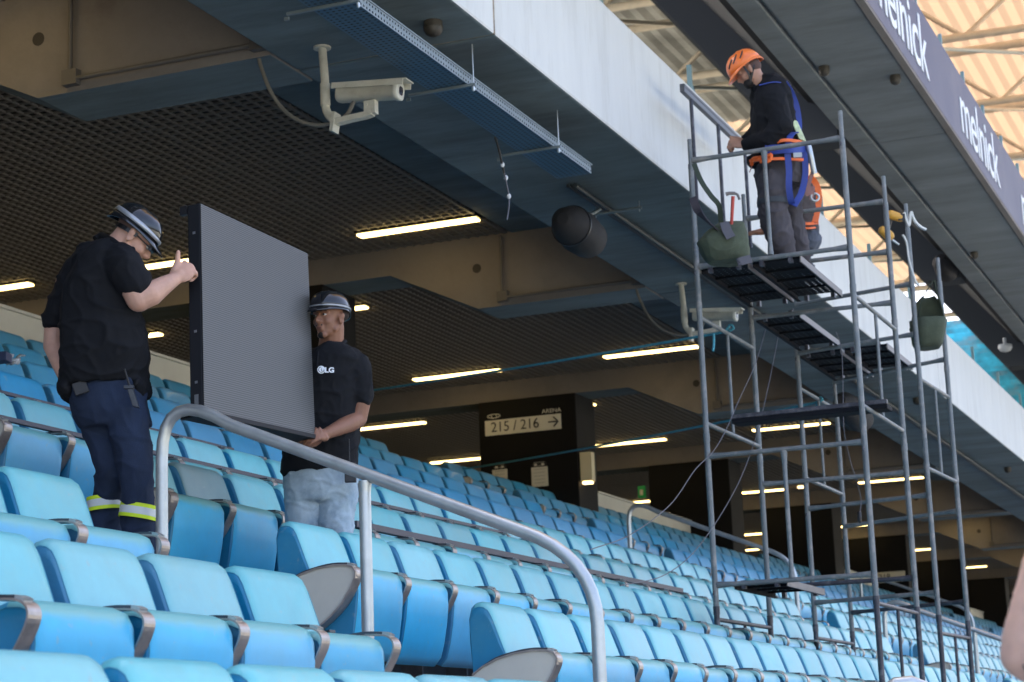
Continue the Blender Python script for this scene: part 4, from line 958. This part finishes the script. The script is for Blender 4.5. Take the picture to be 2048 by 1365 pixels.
chain(b, [(p1(252, 830, -.05), .088), (p1(262, 880, -.06), .084), (p1(270, 930, -.07), .078), (p1(275, 1000, -.06), .074), (p1(280, 1060, -.05), .076), (p1(283, 1130, -.05), .078), (p1(283, 1180, -.05), .078)])
chain(b, [(p1(192, 825, .05), .092), (p1(212, 890, .03), .080), (p1(226, 940, .0), .068), (p1(215, 990, .05), .066), (p1(208, 1040, .08), .072), (p1(205, 1150, .08), .075)])
fuse(b, 'work_trousers', mNavy, t1, .009, 9, .009, (7, 7, 4), .001)
b = MB()
for (u_, v_, r_, dd, tl) in ((277, 1024, .084, -.06, 10), (209, 1008, .077, .06, -5)):
    c0 = p1(u_, v_, dd); up = (hU+hR*math.sin(R_(tl))).normalized(); aX = hR-up*hR.dot(up)
    for k, (z0, z1, mi) in enumerate(((-.032, -.016, 0), (-.016, .016, 1), (.016, .032, 0))):
        loft(b, [(c0+up*z0, aX*r_, hF*r_), (c0+up*z1, aX*r_, hF*r_)], 32, 2.2, False, mi)
b.build('reflective_bands', [mHivis, mRefl], t1, fixn=False)
b = MB(); shoe(b, V(p1(285, 1180, -.05)).lerp(p1(285, 1180, -.05), 0)*1+V((0, 0, 0)), hR); fuse(b, 'boot', mBoot, t1, .008, 2)
b = MB(); shoe(b, p1(205, 1175, .08), hR); fuse(b, 'boot', mBoot, t1, .008, 2)
Hn = Fh.normalized(); Un = (Uh-Hn*Uh.dot(Hn)).normalized(); hb = Hc+Un*.060-Hn*.012
helmet(t1, Hc+Un*.034-Hn*.022, Fh+Uh*.10, Uh-Fh*.10, mBlackH, mSilver, .048, .94, hs=.86)
b = MB(); Ln = Un.cross(Hn)
pts = [Hc+Hn*(.095*math.cos(a))+Ln*(.080*math.sin(a))+Un*(.008+.02*math.cos(a)) for a in [math.pi*(.45+1.1*i/12) for i in range(13)]]
b.ribbon(pts, Un, .010, .002); b.build('helmet_strap', mBlk, t1)
b = MB(); sR = -1 if Ln.dot(hF) > 0 else 1
P = lambda f, l, u: Hc+Hn*f+Ln*l+Un*u
b.tube([P(.0, .074*sR, .012), P(.085, .062*sR, .012)], .003, 6); b.tube([P(.09, .055*sR, .012), P(.102, 0, .012), P(.09, -.055*sR, .012)], .010, 8); b.build('glasses', mBlk, t1)
for s_i in (-1, 1):
    b = MB(); ell(b, P(.080, .031*s_i, .012), Hn*.012, Ln*.012, Un*.012); ell(b, P(.089, .031*s_i, .011), Hn*.004, Ln*.006, Un*.006); b.m = [0]*(len(b.m)//2)+[1]*(len(b.m)-len(b.m)//2); b.build('eye', [mWhiteE, mBlk], t1)
b = MB(); ell(b, P(-.030, 0, .028), Hn*.079, Ln*.0755, Un*.050); b.build('cropped_hair', mat('cropped_hair_tone', (.10, .06, .05), .9), t1)
# radio and phone
t = empty('walkie_talkie', p1(262, 790, -.2), 'small black radio with antenna clipped to the navy trousers of the left man', 'radio')
b = MB(); c = p1(266, 795, -.17); b.obox(c, hR*.014-hU*.004, hF*.014, hU*.045+hR*-.014); b.obox(p1(258, 775, -.17), hR*.022, hF*.012, hU*.008); b.build('radio_body', mat('radio_dark', (.035, .04, .05), .4), t, bevel=.003)
b = MB(); b.tube([p1(259, 772, -.17), p1(249, 738, -.17)], [.006, .004], 8); b.build('antenna', mBlk, t)
b = MB(); c = p1(160, 775, -.1); b.obox(p1(161, 776, -.13), hR*.030+hU*.010, hF*.006, hU*.028-hR*.010); b.build('phone', mBlk, label='dark phone sticking out of the back pocket of the left man', cat='phone', bevel=.004)

# ------------------------------------------------------------------ person 2 : right man behind the panel
D2 = 10.35; f2 = AD(640, 1080, D2); f2.z = TZ(3)
t2 = empty('person', f2, 'man in black polo with white chest logo and faded jeans holding the panel', 'person')
p2 = lambda u_, v_, dd=0.: AD(u_, v_, D2+dd)
body = MB(); Hc2 = p2(659, 638, .0); F2 = (-hR*.56-hF*.83-hU*.04); U2 = hU+hR*.03
P2, L2, U2n, F2n = head(body, Hc2, F2, U2, .97)
cap(body, Hc2-U2n*.04-F2n*.02, .062, p2(662, 698, .03), .066); cap(body, p2(662, 690, .03), .066, p2(660, 740, .02), .08)
loft(body, [ringpx(730, 610, 700, D2, .08), ringpx(850, 610, 695, D2, .09), ringpx(930, 600, 690, D2, .09)])
e2 = p2(716, 838, -.02); w2 = p2(652, 868, -.26)
chain(body, [(p2(713, 745, .0), .06), (p2(722, 800, .0), .053), (e2, .047)]); chain(body, [(e2, .047), (p2(700, 846, -.08), .048), (p2(675, 858, -.18), .038), (w2, .029)])
hand(body, w2, p2(628, 870, -.34)-w2, -hU*.3+hF*.9, (.5, .9, .6), hU*.9-hR*.5, 1.0, side=1)
chain(body, [(p2(610, 745, .02), .06), (p2(590, 830, .0), .05), (p2(585, 890, -.1), .04), (p2(600, 893, -.25), .03)])
hand(body, p2(596, 893, -.25), hR*.7-hF*.4, hU, (.5, .7, .5), -hF, 1.0)
fuse(body, 'body', mSkinB, t2, .0055, 3)
b = MB()
loft(b, [ringpx(688, 642, 686, D2, .075), ringpx(702, 622, 706, D2, .10), ringpx(722, 600, 724, D2, .125), ringpx(760, 590, 718, D2, .14), ringpx(810, 584, 716, D2, .145), ringpx(860, 576, 718, D2, .15), ringpx(900, 566, 718, D2, .155), ringpx(930, 562, 716, D2, .155), ringpx(946, 564, 712, D2, .15)])
ell(b, p2(578, 938), hR*.042, hF*.10, hU*.055)
cap(b, p2(710, 735), .078, p2(723, 792), .066); cap(b, p2(608, 740), .078, p2(592, 800), .068); cap(b, p2(630, 722), .07, p2(700, 722), .07)
fuse(b, 'polo_shirt', mShirt, t2, .009, 6, .008, (7, 7, 5), .0015)
b = MB(); b.tube([p2(634, 700, -.07), p2(655, 706, -.10), p2(680, 694, -.05), p2(690, 684, .03)], .014, 8); b.tube([p2(636, 704, -.1), p2(634, 735, -.15)], .006, 6); b.build('collar', mShirt, t2)
c = p2(659, 741, -.205); nx_ = (hR*.97+hF*.24).normalized(); fm = frame(c, nx_, hU, nx_.cross(hU)); o = text('LG', .036, fm, mRib, 'chest_lettering', t2, .001, 1.1, 1., .0014)
b = MB(); c = p2(642.5, 740, -.196); b.tube([c, c+nx_.cross(hU)*.002], [.020, .020], 20); b.build('chest_roundel', mRib, t2)
b = MB(); c = c+nx_.cross(hU)*.003
b.tube([c+nx_*(.014*math.cos(a))+hU*(.014*math.sin(a)) for a in [R_(90+i*27) for i in range(11)]], .0016, 5); b.tube([c+hU*.006, c-hU*.007, c-hU*.007+nx_*.007], .0015, 5); b.build('roundel_mark', mBlk, t2)
b = MB()
loft(b, [ringpx(918, 572, 712, D2, .12), ringpx(950, 569, 714, D2, .13), ringpx(985, 569, 716, D2, .13), ringpx(1005, 572, 714, D2, .12)])
chain(b, [(p2(606, 985), .095), (p2(607, 1060, -.02), .088), (p2(608, 1130), .075), (p2(610, 1230), .066), (p2(610, 1262), .066)]); chain(b, [(p2(676, 985), .098), (p2(672, 1060, -.04), .090), (p2(668, 1130), .075), (p2(668, 1230), .066), (p2(668, 1262), .066)])
fuse(b, 'jeans', mJean, t2, .009, 4, .008, (8, 8, 6), .001)
b = MB(); shoe(b, p2(612, 1262), -hR*.6-hF*.6); fuse(b, 'boot', mBoot, t2, .01, 2); b = MB(); shoe(b, p2(668, 1262), -hR*.4-hF*.8); fuse(b, 'boot', mBoot, t2, .01, 2)
helmet(t2, Hc2+U2n*.044-F2n*.004, F2n+U2n*.05, U2n-F2n*.06, mBlackH, mSilver, .035, .90, hs=.92, band=(.003, .015))
for s_i in (-1, 1):
    b = MB(); ell(b, P2(.078, .031*s_i, .010), F2n*.009, L2*.0105, U2n*.005); b.build('eye', mWhiteE, t2)
    b = MB(); ell(b, P2(.0862, .031*s_i, .010), F2n*.003, L2*.0055, U2n*.0052); b.build('pupil', mBlk, t2)
    b = MB(); b.tube([P2(.093, .016*s_i, .029), P2(.092, .032*s_i, .034), P2(.082, .048*s_i, .029)], [.003, .004, .002], 6); b.build('eyebrow', mHair, t2)
b = MB(); ell(b, P2(.0650, 0, -.0945), F2n*.0195, L2*.024, U2n*.0185); cap(b, P2(.0855, .016, -.045), .0045, P2(.0855, -.016, -.045), .0045); b.build('goatee', mHair, t2)
b = MB(); b.ribbon([P2(.0, .0765*k_, .035) if False else P2(-.012, .074*k_, .03) for k_ in (-1.0, -.96)], U2n, .03, .003)
ell(b, P2(-.045, 0, .026), F2n*.078, L2*.0765, U2n*.045); b.build('cropped_hair', mat('cropped_hair_dark', (.025, .016, .013), .9), t2)
b = MB(); b.tube([P2(.086, .013, -.057), P2(.090, 0, -.057), P2(.086, -.013, -.057)], .0055, 8); b.build('lips', mat('lip_tone', (.22, .085, .065), .5), t2)
t = empty('walkie_talkie', p2(702, 955, -.2), 'black radio with red dots hanging from the jeans of the right man', 'radio')
b = MB(); c = p2(701, 946, -.17); b.obox(c, hR*.029, hF*.016, hU*.050); b.build('radio_body', mBlk, t, bevel=.004)
b = MB(); b.tube([p2(699, 935, -.17), p2(698, 878, -.14)], [.004, .003], 8); b.build('antenna', mBlk, t)
b = MB()
for v_ in (942, 947): c = p2(695, v_-4, -.188); b.tube([c, c-hF*.003], [.005, .005], 8)
b.build('red_light', mat('red_led', (.5, .02, .01), .4, emis=(1, .05, .02), estr=1.2), t)
b = MB(); b.obox(p2(704, 960, -.187), hR*.012, hF*.001, hU*.003); b.build('radio_badge', mSilver, t)

# ------------------------------------------------------------------ person 3 : worker with orange helmet on the scaffold
D3 = 15.5; f3 = AD(1570, 505, D3); f3.z = 3.61
t3 = empty('person', f3, 'worker in orange helmet, black hoodie and blue safety harness standing on the scaffold', 'person')
p3 = lambda u_, v_, dd=0.: AD(u_, v_, D3+dd)
body = MB(); Hc3 = p3(1497, 143); F3 = (-hR*.80-hU*.56+hF*.1); U3 = hU*.82-hR*.56
P3, L3, U3n, F3n = head(body, Hc3, F3, U3, 1.02)
cap(body, Hc3-U3n*.03-F3n*.02, .06, p3(1530, 185), .066); loft(body, [ringpx(200, 1520, 1575, D3, .08), ringpx(300, 1525, 1590, D3, .09)])
chain(body, [(p3(1546, 200, -.15), .055), (p3(1566, 258, -.2), .05), (p3(1545, 282, -.15), .045), (p3(1490, 290, 0.), .030)])
hand(body, p3(1491, 290), -hR+hU*.1, hU*-.5+hF*.7, (.9, 1.2, .8), hU*.6-hR*.8, 1.1, side=-1)
chain(body, [(p3(1520, 200, .15), .055), (p3(1515, 262, .15), .045), (p3(1486, 284, .1), .03)]); hand(body, p3(1486, 284, .08), -hR, hU*-.6-hF*.6, (1., 1.2, .8), hU*.4-hR)
fuse(body, 'body', mSkinC, t3, .008, 2)
b = MB()
loft(b, [ringpx(158, 1524, 1562, D3, .10), ringpx(172, 1514, 1578, D3, .15), ringpx(195, 1508, 1586, D3, .18), ringpx(225, 1503, 1590, D3, .18), ringpx(260, 1503, 1595, D3, .17), ringpx(290, 1508, 1600, D3, .17), ringpx(318, 1512, 1606, D3, .165)])
chain(b, [(p3(1548, 192, -.12), .095), (p3(1562, 250, -.2), .088), (p3(1540, 280, -.17), .080), (p3(1496, 289, -.02), .055)]); chain(b, [(p3(1522, 190, .12), .08), (p3(1518, 258, .15), .065), (p3(1492, 283, .1), .045)])
ell(b, p3(1540, 160, .0), hR*.085, hF*.11, hU*.05); ell(b, p3(1508, 322), hR*.055, hF*.12, hU*.05); cap(b, p3(1512, 172), .05, p3(1530, 165), .06)
fuse(b, 'hoodie', mShirt, t3, .011, 4, .010, (6, 6, 4), .001)
mGreyT = mat('charcoal_work_trousers', (.075, .070, .080), .85, bump=.2, bscale=120, var=.25, scale=6, spec=.2)
b = MB(); loft(b, [ringpx(312, 1513, 1606, D3, .15), ringpx(345, 1512, 1610, D3, .16), ringpx(375, 1514, 1604, D3, .15)])
chain(b, [(p3(1545, 365, -.1), .118), (p3(1545, 420, -.12), .112), (p3(1556, 465, -.12), .105), (p3(1568, 502, -.12), .090), (p3(1570, 513, -.12), .080)]); chain(b, [(p3(1578, 365, .1), .110), (p3(1578, 420, .12), .10), (p3(1590, 465, .12), .090), (p3(1599, 506, .12), .080), (p3(1601, 514, .12), .07)])
fuse(b, 'cargo_trousers', mGreyT, t3, .012, 3, .014, (6, 6, 4), .001)
b = MB(); shoe(b, V((p3(1569, 508, -.12).x, p3(1569, 508, -.12).y, 3.71)), -hR); shoe(b, V((p3(1600, 510, .12).x, p3(1600, 510, .12).y, 3.71)), -hR); fuse(b, 'boots', mBoot, t3, .012, 2)
b = MB(); loft(b, [(p3(1545, 412, -.12), hR*.118, hF*.122), (p3(1545, 401, -.12), hR*.119, hF*.123)], 28, 2.1, False); b.build('knee_band', mat('slate_band', (.045, .055, .07), .8), t3)
mOr = mat('orange_plastic', (.85, .19, .035), .35, coat=.3)
helmet(t3, Hc3+U3n*.045-F3n*.0, F3n, U3n, mOr, None, .035, 1.08, vents=True)
b = MB(); s3 = 1 if L3.dot(hF) < 0 else -1
b.ribbon([P3(.02, .080*s3, .05), P3(.025, .078*s3, -.03), P3(.045, .05*s3, -.09), P3(.05, 0, -.112)], F3n, .007, .003); b.ribbon([P3(-.09, .05*s3, .04), P3(-.03, .080*s3, -.02), P3(.035, .062*s3, -.075)], U3n, .006, .003); b.build('chin_strap', mBlk, t3)
b = MB(); ell(b, P3(.058, 0, -.075), F3n*.042, L3*.055, U3n*.042); chain(b, [(P3(.05, .045*s3, -.075), .014), (P3(.0, .066*s3, -.035), .010), (P3(-.004, .072*s3, .0), .007)], 8); b.build('beard', mHair, t3)
b = MB(); ell(b, P3(-.035, 0, .015), F3n*.082, L3*.078, U3n*.075); b.build('cropped_hair', MATS['cropped_hair_tone'], t3)
mBlue = mat('harness_blue', (.025, .055, .30), .6, var=.15, scale=8); mOrS = mat('harness_orange', (.85, .16, .03), .5); mLime = mat('shock_pack_lime', (.62, .72, .45), .5, var=.3, scale=20)
t = empty('safety_harness', p3(1560, 310), 'blue full-body harness with orange trim worn by the worker in the orange helmet', 'harness')
b = MB(); F_ = -.21
b.ribbon(smoothpath([p3(1552, 165, -.12), p3(1572, 170, -.12), p3(1590, 205, -.05), p3(1597, 240, -.05), p3(1596, 262, -.10), p3(1582, 270, -.20), p3(1574, 300, -.24)]), [hR]*50, .024, .004)
b.ribbon(smoothpath([p3(1530, 300, -.22), p3(1555, 299, -.25), p3(1585, 297, -.24), p3(1610, 296, -.1)]), hU, .036, .005)
b.ribbon(smoothpath([p3(1574, 300, -.25), p3(1578, 340, -.26), p3(1578, 375, -.25), p3(1583, 405, -.2), p3(1592, 408, -.1)]), hR, .024, .004)
b.ribbon(smoothpath([p3(1608, 305, -.12), p3(1611, 345, -.12), p3(1603, 385, -.14), p3(1588, 412, -.2)]), hR, .024, .004)
b.ribbon(smoothpath([p3(1520, 172, -.1), p3(1550, 166, -.15), p3(1575, 172, -.1)]), hF, .02, .004)
b.build('blue_webbing', mBlue, t)
b = MB(); b.ribbon(smoothpath([p3(1545, 287, -.20), p3(1570, 281, -.24), p3(1598, 284, -.18), p3(1608, 287, 0)]), hU, .012, .008); b.ribbon(smoothpath([p3(1500, 322, -.1), p3(1520, 320, -.22), p3(1560, 318, -.26), p3(1606, 320, -.16)]), hU, .010, .008)
b.tube(smoothpath([p3(1503, 330, -.1), p3(1507, 318, -.15), p3(1530, 314, -.24), p3(1542, 310, -.26), p3(1538, 322, -.26), p3(1520, 324, -.24)]), .014, 8); b.build('orange_trim', mOrS, t)
b = MB(); b.obox(p3(1596, 262, -.12), hR*.028+hU*-.012, hF*.02, hU*.085-hR*.03); b.obox(p3(1601, 275, -.11), hR*.02, hF*.02, hU*.03); b.build('shock_pack', mLime, t, bevel=.006)
b = MB(); b.obox(p3(1595, 311, -.24), hR*.032, hF*.012, hU*.018); b.build('belt_buckle', mGalv, t); b = MB(); b.tube(smoothpath([p3(1617, 292, -.1), p3(1621, 310, -.12), p3(1626, 335, -.12), p3(1629, 348, -.12)]), .022, 8); b.build('shock_absorber', mGalv, t); b = MB(); b.tube([p3(1630, 395, -.1)+hR*.03*math.cos(a)+hU*.03*math.sin(a) for a in [i*math.pi/6 for i in range(13)]], .009, 8); b.build('steel_fitting', mGalv, t)
b = MB(); b.ribbon(smoothpath([p3(1625, 345, -.1), p3(1618, 368, -.1), p3(1614, 390, -.1), p3(1626, 375, -.1), p3(1622, 400, -.1)]), hR, .014, .004); b.build('lanyard', mat('lanyard_rose', (.30, .16, .15), .7), t); b = MB(); b.ribbon(smoothpath([p3(1526, 322, -.2), p3(1508, 326, -.1), p3(1502, 338, -.05), p3(1499, 345, -.05)]), hR, .004, .003); b.build('lanyard', mat('lanyard_rose', (.30, .16, .15), .7), t)

# ------------------------------------------------------------------ person 4 : crouching behind him
D4 = 16.9; f4 = AD(1620, 560, D4); f4.z = 3.44
t4 = empty('person', f4, 'crouching worker mostly hidden behind the standing one, with orange straps and a brown hand', 'person')
p4 = lambda u_, v_, dd=0.: AD(u_, v_, D4+dd)
body = MB(); F4 = (-hR*.8-hU*.5+hF*.2); P4, L4, U4n, F4n = head(body, p4(1556, 352, .1), F4, hU*.8-hR*.5, .98); cap(body, p4(1562, 365, .1), .06, p4(1585, 390, .1), .07)
loft(body, [ringpx(385, 1570, 1610, D4, .1), ringpx(450, 1585, 1625, D4, .1)]); chain(body, [(p4(1588, 395, -.1), .05), (p4(1560, 455, -.15), .045), (p4(1522, 464, -.1), .030)])
hand(body, p4(1522, 464, -.1), -hR-hU*.1, -hU, (.5, .7, .5), -hR*.9-hU*.3, 1.1)
fuse(body, 'body', mSkinB, t4, .009, 2)
b = MB(); loft(b, [ringpx(365, 1575, 1620, D4, .12), ringpx(385, 1568, 1634, D4, .17), ringpx(430, 1575, 1637, D4, .17), ringpx(470, 1585, 1637, D4, .16)]); cap(b, p4(1592, 395, -.08), .075, p4(1570, 445, -.13), .06)
fuse(b, 'work_shirt', mat('dusty_shirt', (.09, .075, .075), .85, var=.3, scale=6), t4, .012, 3, .01)
b = MB(); loft(b, [ringpx(455, 1590, 1636, D4, .15), ringpx(485, 1590, 1638, D4, .15)]); chain(b, [(p4(1615, 480, -.08), .10), (p4(1575, 500, -.1), .085), (p4(1600, 540, -.1), .065), (p4(1606, 556, -.1), .055)]); chain(b, [(p4(1620, 480, .1), .10), (p4(1598, 510, .1), .08), (p4(1622, 550, .1), .06)])
fuse(b, 'trousers', mat('blue_grey_trousers', (.08, .095, .13), .85, var=.3, scale=6), t4, .012, 3, .012)
b = MB(); helmet(t4, p4(1556, 352, .1)+U4n*.045, F4n, U4n, mat('white_helmet', (.6, .6, .6), .3), None, .04, 1.)
t = empty('safety_harness', p4(1630, 400), 'orange and black harness straps behind the standing scaffold worker', 'harness')
b = MB(); b.ribbon(smoothpath([p4(1618, 352, -.15), p4(1632, 368, -.12), p4(1638, 395, -.12), p4(1634, 425, -.14), p4(1630, 445, -.16)]), hR, .025, .006); b.ribbon(smoothpath([p4(1595, 446, -.2), p4(1615, 448, -.2), p4(1636, 446, -.1)]), hU, .012, .006); b.ribbon(smoothpath([p4(1598, 455, -.2), p4(1617, 457, -.2), p4(1634, 455, -.1)]), hU, .008, .006); b.build('orange_webbing', mOrS, t)

# ------------------------------------------------------------------ person 5 : arm at the right edge
D5 = 3.5; f5 = AD(2330, 1365, D5); f5.z = TZ(-1)-.22
t5 = empty('person', f5, 'bystander at the right edge of whom only a bare bent arm is visible', 'person')
p5 = lambda u_, v_, dd=0.: AD(u_, v_, D5+dd)
body = MB(); chain(body, [(p5(2190, 960), .062), (p5(2128, 1080), .058), (p5(2092, 1180), .052), (p5(2058, 1285), .048), (p5(2048, 1308), .042)])
cap(body, p5(2046, 1312), .040, p5(2062, 1318), .044); chain(body, [(p5(2060, 1314), .044), (p5(2120, 1312, -.05), .046), (p5(2210, 1280, -.12), .036), (p5(2280, 1250, -.18), .028)])
hand(body, p5(2280, 1250, -.18), hR+hU*.2, hF, (.5, .8, .6), hU)
P5, L5, U5n, F5n = head(body, p5(2330, 640, .05), hF*.2-hR*.9, hU, 1.); cap(body, p5(2330, 690, .05), .06, p5(2330, 860, .05), .08)
loft(body, [ringpx(900, 2200, 2460, D5, .10), ringpx(1300, 2230, 2430, D5, .11), ringpx(1500, 2220, 2440, D5, .12)]); chain(body, [(p5(2280, 1550), .08), (p5(2280, 2000), .05)]); chain(body, [(p5(2380, 1550), .08), (p5(2380, 2000), .05)])
fuse(body, 'body', mSkinD, t5, .007, 4, .0015)
b = MB(); loft(b, [ringpx(830, 2280, 2380, D5, .08), ringpx(880, 2190, 2470, D5, .12), ringpx(1000, 2170, 2490, D5, .14), ringpx(1300, 2200, 2460, D5, .14), ringpx(1520, 2190, 2470, D5, .15)]); cap(b, p5(2200, 940), .075, p5(2165, 1040), .068); fuse(b, 'grey_shirt', mat('grey_shirt', (.2, .2, .22), .85), t5, .012, 3, .008)
b = MB(); chain(b, [(p5(2280, 1520), .10), (p5(2280, 2000), .07), (p5(2280, 2150), .065)]); chain(b, [(p5(2390, 1520), .10), (p5(2390, 2000), .07), (p5(2390, 2150), .065)]); fuse(b, 'trousers', mNavy, t5, .012, 3, .008)
b = MB()
for k in range(5): b.tube(smoothpath([p5(2046+k*3, 1330+k*5, -.045), p5(2052+k*2, 1338+k*3, -.046), p5(2060, 1340-k*2, -.047)]), .0022, 5)
b.build('arm_tattoo', mat('tattoo_ink', (.05, .05, .07), .6), t5)

# ------------------------------------------------------------------ bags and tools
mCanvas = mat('olive_canvas', (.065, .082, .055), .9, var=.25, scale=9, bump=.3, bscale=150); mCanvG = mat('canvas_trim_grey', (.10, .10, .12), .85)
t = empty('tool_bag', AX(1450, 520, 14.5), 'olive green canvas tool bag on the top scaffold plank', 'bag')
g = lambda u_, v_, dd=0.: AD(u_, v_, 14.75+dd)
b = MB(); loft(b, [(g(1456, 527), hR*.14, hF*.12), (g(1455, 518), hR*.165, hF*.14), (g(1450, 500), hR*.18, hF*.15), (g(1444, 484), hR*.19, hF*.14), (g(1452, 466), hR*.155, hF*.10), (g(1459, 452), hR*.11, hF*.06), (g(1464, 443), hR*.075, hF*.02)], 30, 2.4)
chain(b, [(g(1425, 480), .05), (g(1412, 483), .028), (g(1400, 486), .012)]); fuse(b, 'bag_body', mCanvas, t, .009, 5, .007, (5, 5, 3), .001)
b = MB(); b.ribbon(smoothpath([g(1478, 530, -.17), g(1480, 524, -.18), g(1502, 518, -.16)]), hU, .03, .006); b.build('bag_trim', mCanvG, t); b = MB(); b.ribbon([g(1448, 445, -.09), g(1454, 462, -.15), g(1462, 476, -.17)], hR, .035, .005); b.build('bag_trim', mCanvG, t)
t = empty('hammer', g(1465, 440), 'hammer with red handle sticking out of the green tool bag', 'hammer')
b = MB(); b.tube([g(1463, 450, -.05), g(1466, 393, -.05)], [.012, .014], 8); b.build('handle', mat('handle_red', (.45, .05, .04), .5), t)
b = MB(); b.tube([g(1452, 389, -.05), g(1458, 387, -.05), g(1470, 387, -.05)], [.016, .013, .013], 8); b.tube(smoothpath([g(1468, 387, -.05), g(1475, 390, -.05), g(1479, 400, -.05)], 4), .010, 8); b.build('hammer_head', mPlankE, t)
b = MB(); b.ribbon(smoothpath([AD(1388, 328, 14.6), AD(1402, 362, 14.55), AD(1422, 392, 14.5), AD(1438, 412, 14.5), AD(1442, 445, 14.6)]), hR, .018, .004); b.build('webbing_strap', mat('strap_green', (.035, .05, .035), .8), label='thin dark green strap hanging from the scaffold corner above the tool bag', cat='strap')
b = MB(); b.ribbon(smoothpath([AD(1385, 395, 14.6), AD(1398, 425, 14.6), AD(1425, 452, 14.65), AD(1442, 463, 14.7)]), hR-hU*.8, .030, .004); b.build('webbing_strap', mat('strap_violet', (.045, .04, .055), .8), label='wide dark strap from the left scaffold post to the tool bag', cat='strap')
# drill on the post
q = lambda u_, v_, dd=0.: AD(u_, v_, 16.6+dd)
t = empty('cordless_drill', q(1788, 440), 'yellow and black cordless drill hanging on the tall scaffold post', 'drill'); mYel = mat('drill_yellow', (.62, .33, .05), .45)
b = MB(); cap(b, q(1782, 430), .040, q(1800, 436), .036); cap(b, q(1766, 462), .040, q(1778, 472), .045); fuse(b, 'drill_body', mYel, t, .008, 2)
b = MB(); b.tube([q(1780, 440), q(1774, 462)], .022, 8); b.obox(q(1802, 436), hR*.03, hF*.03, hU*.028); b.build('drill_grip', mBlk, t, bevel=.004)
b = MB(); b.tube([q(1772, 476), q(1784, 480), q(1798, 490)], [.02, .012, .010], 8); b.obox(q(1779, 473), hR*.022, hF*.02, hU*.02); b.build('drill_chuck', mGalv, t)
t = empty('white_strap_bundle', q(1820, 440), 'bundle of white straps tied to the top of a scaffold post', 'straps')
b = MB(); b.ribbon(smoothpath([q(1808, 425), q(1812, 440), q(1818, 452), q(1820, 440), q(1822, 425), q(1826, 435), q(1832, 446), q(1842, 455), q(1852, 460)]), hF, .02, .008); b.ribbon(smoothpath([q(1805, 470), q(1810, 478), q(1814, 490), q(1818, 520), q(1830, 560), q(1838, 572)]), hF, .016, .006); b.build('white_webbing', mat('webbing_white', (.7, .72, .7), .7), t)
# hanging bucket bag
q = lambda u_, v_, dd=0.: AD(u_, v_, 17.3+dd)
t = empty('bucket_bag', q(1855, 600), 'dark green canvas bucket bag hanging on the outer scaffold post', 'bag')
b = MB(); n = 24
rg = [(q(1855, 698), .10, .10), (q(1856, 688), .125, .12), (q(1857, 665), .142, .135), (q(1858, 640), .155, .15)]
vs = []
for c, a, d in rg:
    for j in range(n):
        tt = 2*math.pi*j/n; k_ = 1+.06*math.sin(5*tt)+.03*math.sin(9*tt+1); vs.append(c+hR*a*math.cos(tt)*k_+hF*d*math.sin(tt)*k_)
b.add(vs, [(i*n+j, i*n+(j+1) % n, (i+1)*n+(j+1) % n, (i+1)*n+j) for i in range(3) for j in range(n)], 0, True); b.add(vs[:n], [tuple(range(n-1, -1, -1))], 0)
o = b.build('bag_body', mCanvas, t); md = o.modifiers.new('s', 'SOLIDIFY'); md.thickness = .006
b = MB(); nn_ = 12; vs = []
for i_, (vv_, sc_) in enumerate(((641, 1.), (622, .93), (603, .72), (590, .35))):
    for j in range(nn_): tt = math.pi*(.08+.84*j/(nn_-1)); vs.append(q(1858, vv_)+hR*.150*sc_*math.cos(tt)+hF*.145*(.6+.4*sc_)*math.sin(tt))
b.add(vs, [(i*nn_+j, i*nn_+j+1, (i+1)*nn_+j+1, (i+1)*nn_+j) for i in range(3) for j in range(nn_-1)], 0, True); o = b.build('bag_flap', mCanvas, t); md = o.modifiers.new('s', 'SOLIDIFY'); md.thickness = .006
b = MB(); cap(b, q(1825, 660), .03, q(1832, 668), .05); fuse(b, 'side_pocket', mCanvas, t, .01, 2)
b = MB(); b.ribbon(smoothpath([q(1836, 640), q(1842, 605), q(1856, 578), q(1868, 560)]), hF, .02, .004); b.ribbon(smoothpath([q(1888, 640), q(1880, 605), q(1872, 580), q(1868, 560)]), hF, .02, .004); b.build('bag_straps', mat('strap_green', (.035, .05, .035), .8), t)
# crumpled wrap on an armrest
for k, (u_, v_, row, lab, m) in enumerate(((28, 716, 6, 'crumpled clear plastic wrap on an armrest at the far left', mat('plastic_wrap', (.45, .47, .5), .25, var=.5, scale=30)), (845, 957, 7, 'small tangled green wire lying on the upper seats', mat('tangle_green', (.06, .16, .15), .5)))):
    c = AY(u_, v_, ROWY(row)-.35); b = MB()
    for j in range(10): ell(b, c+V((random.uniform(-.07, .07), random.uniform(-.05, .05), random.uniform(-.03, .03))), (.045*random.uniform(.4, 1), 0, .01), (0, .04*random.random()+.01, 0), (.01, 0, .02*random.uniform(.5, 1)), 8, 6)
    o = b.build('crumpled_plastic' if k == 0 else 'wire_tangle', m, label=lab, cat='plastic wrap' if k == 0 else 'wire')
    for v in o.data.vertices: v.co += V((mnoise.noise(v.co*40), mnoise.noise(v.co*43), mnoise.noise(v.co*47)))*.012
c = AY(4, 716, ROWY(6)-.38); b = MB(); b.obox(c, (.06, .02, 0), (-.01, .05, 0), (0, 0, .03)); b.build('small_box', mat('navy_box', (.03, .04, .10), .5), label='small navy box beside the plastic wrap at the left edge', cat='box', bevel=.004)
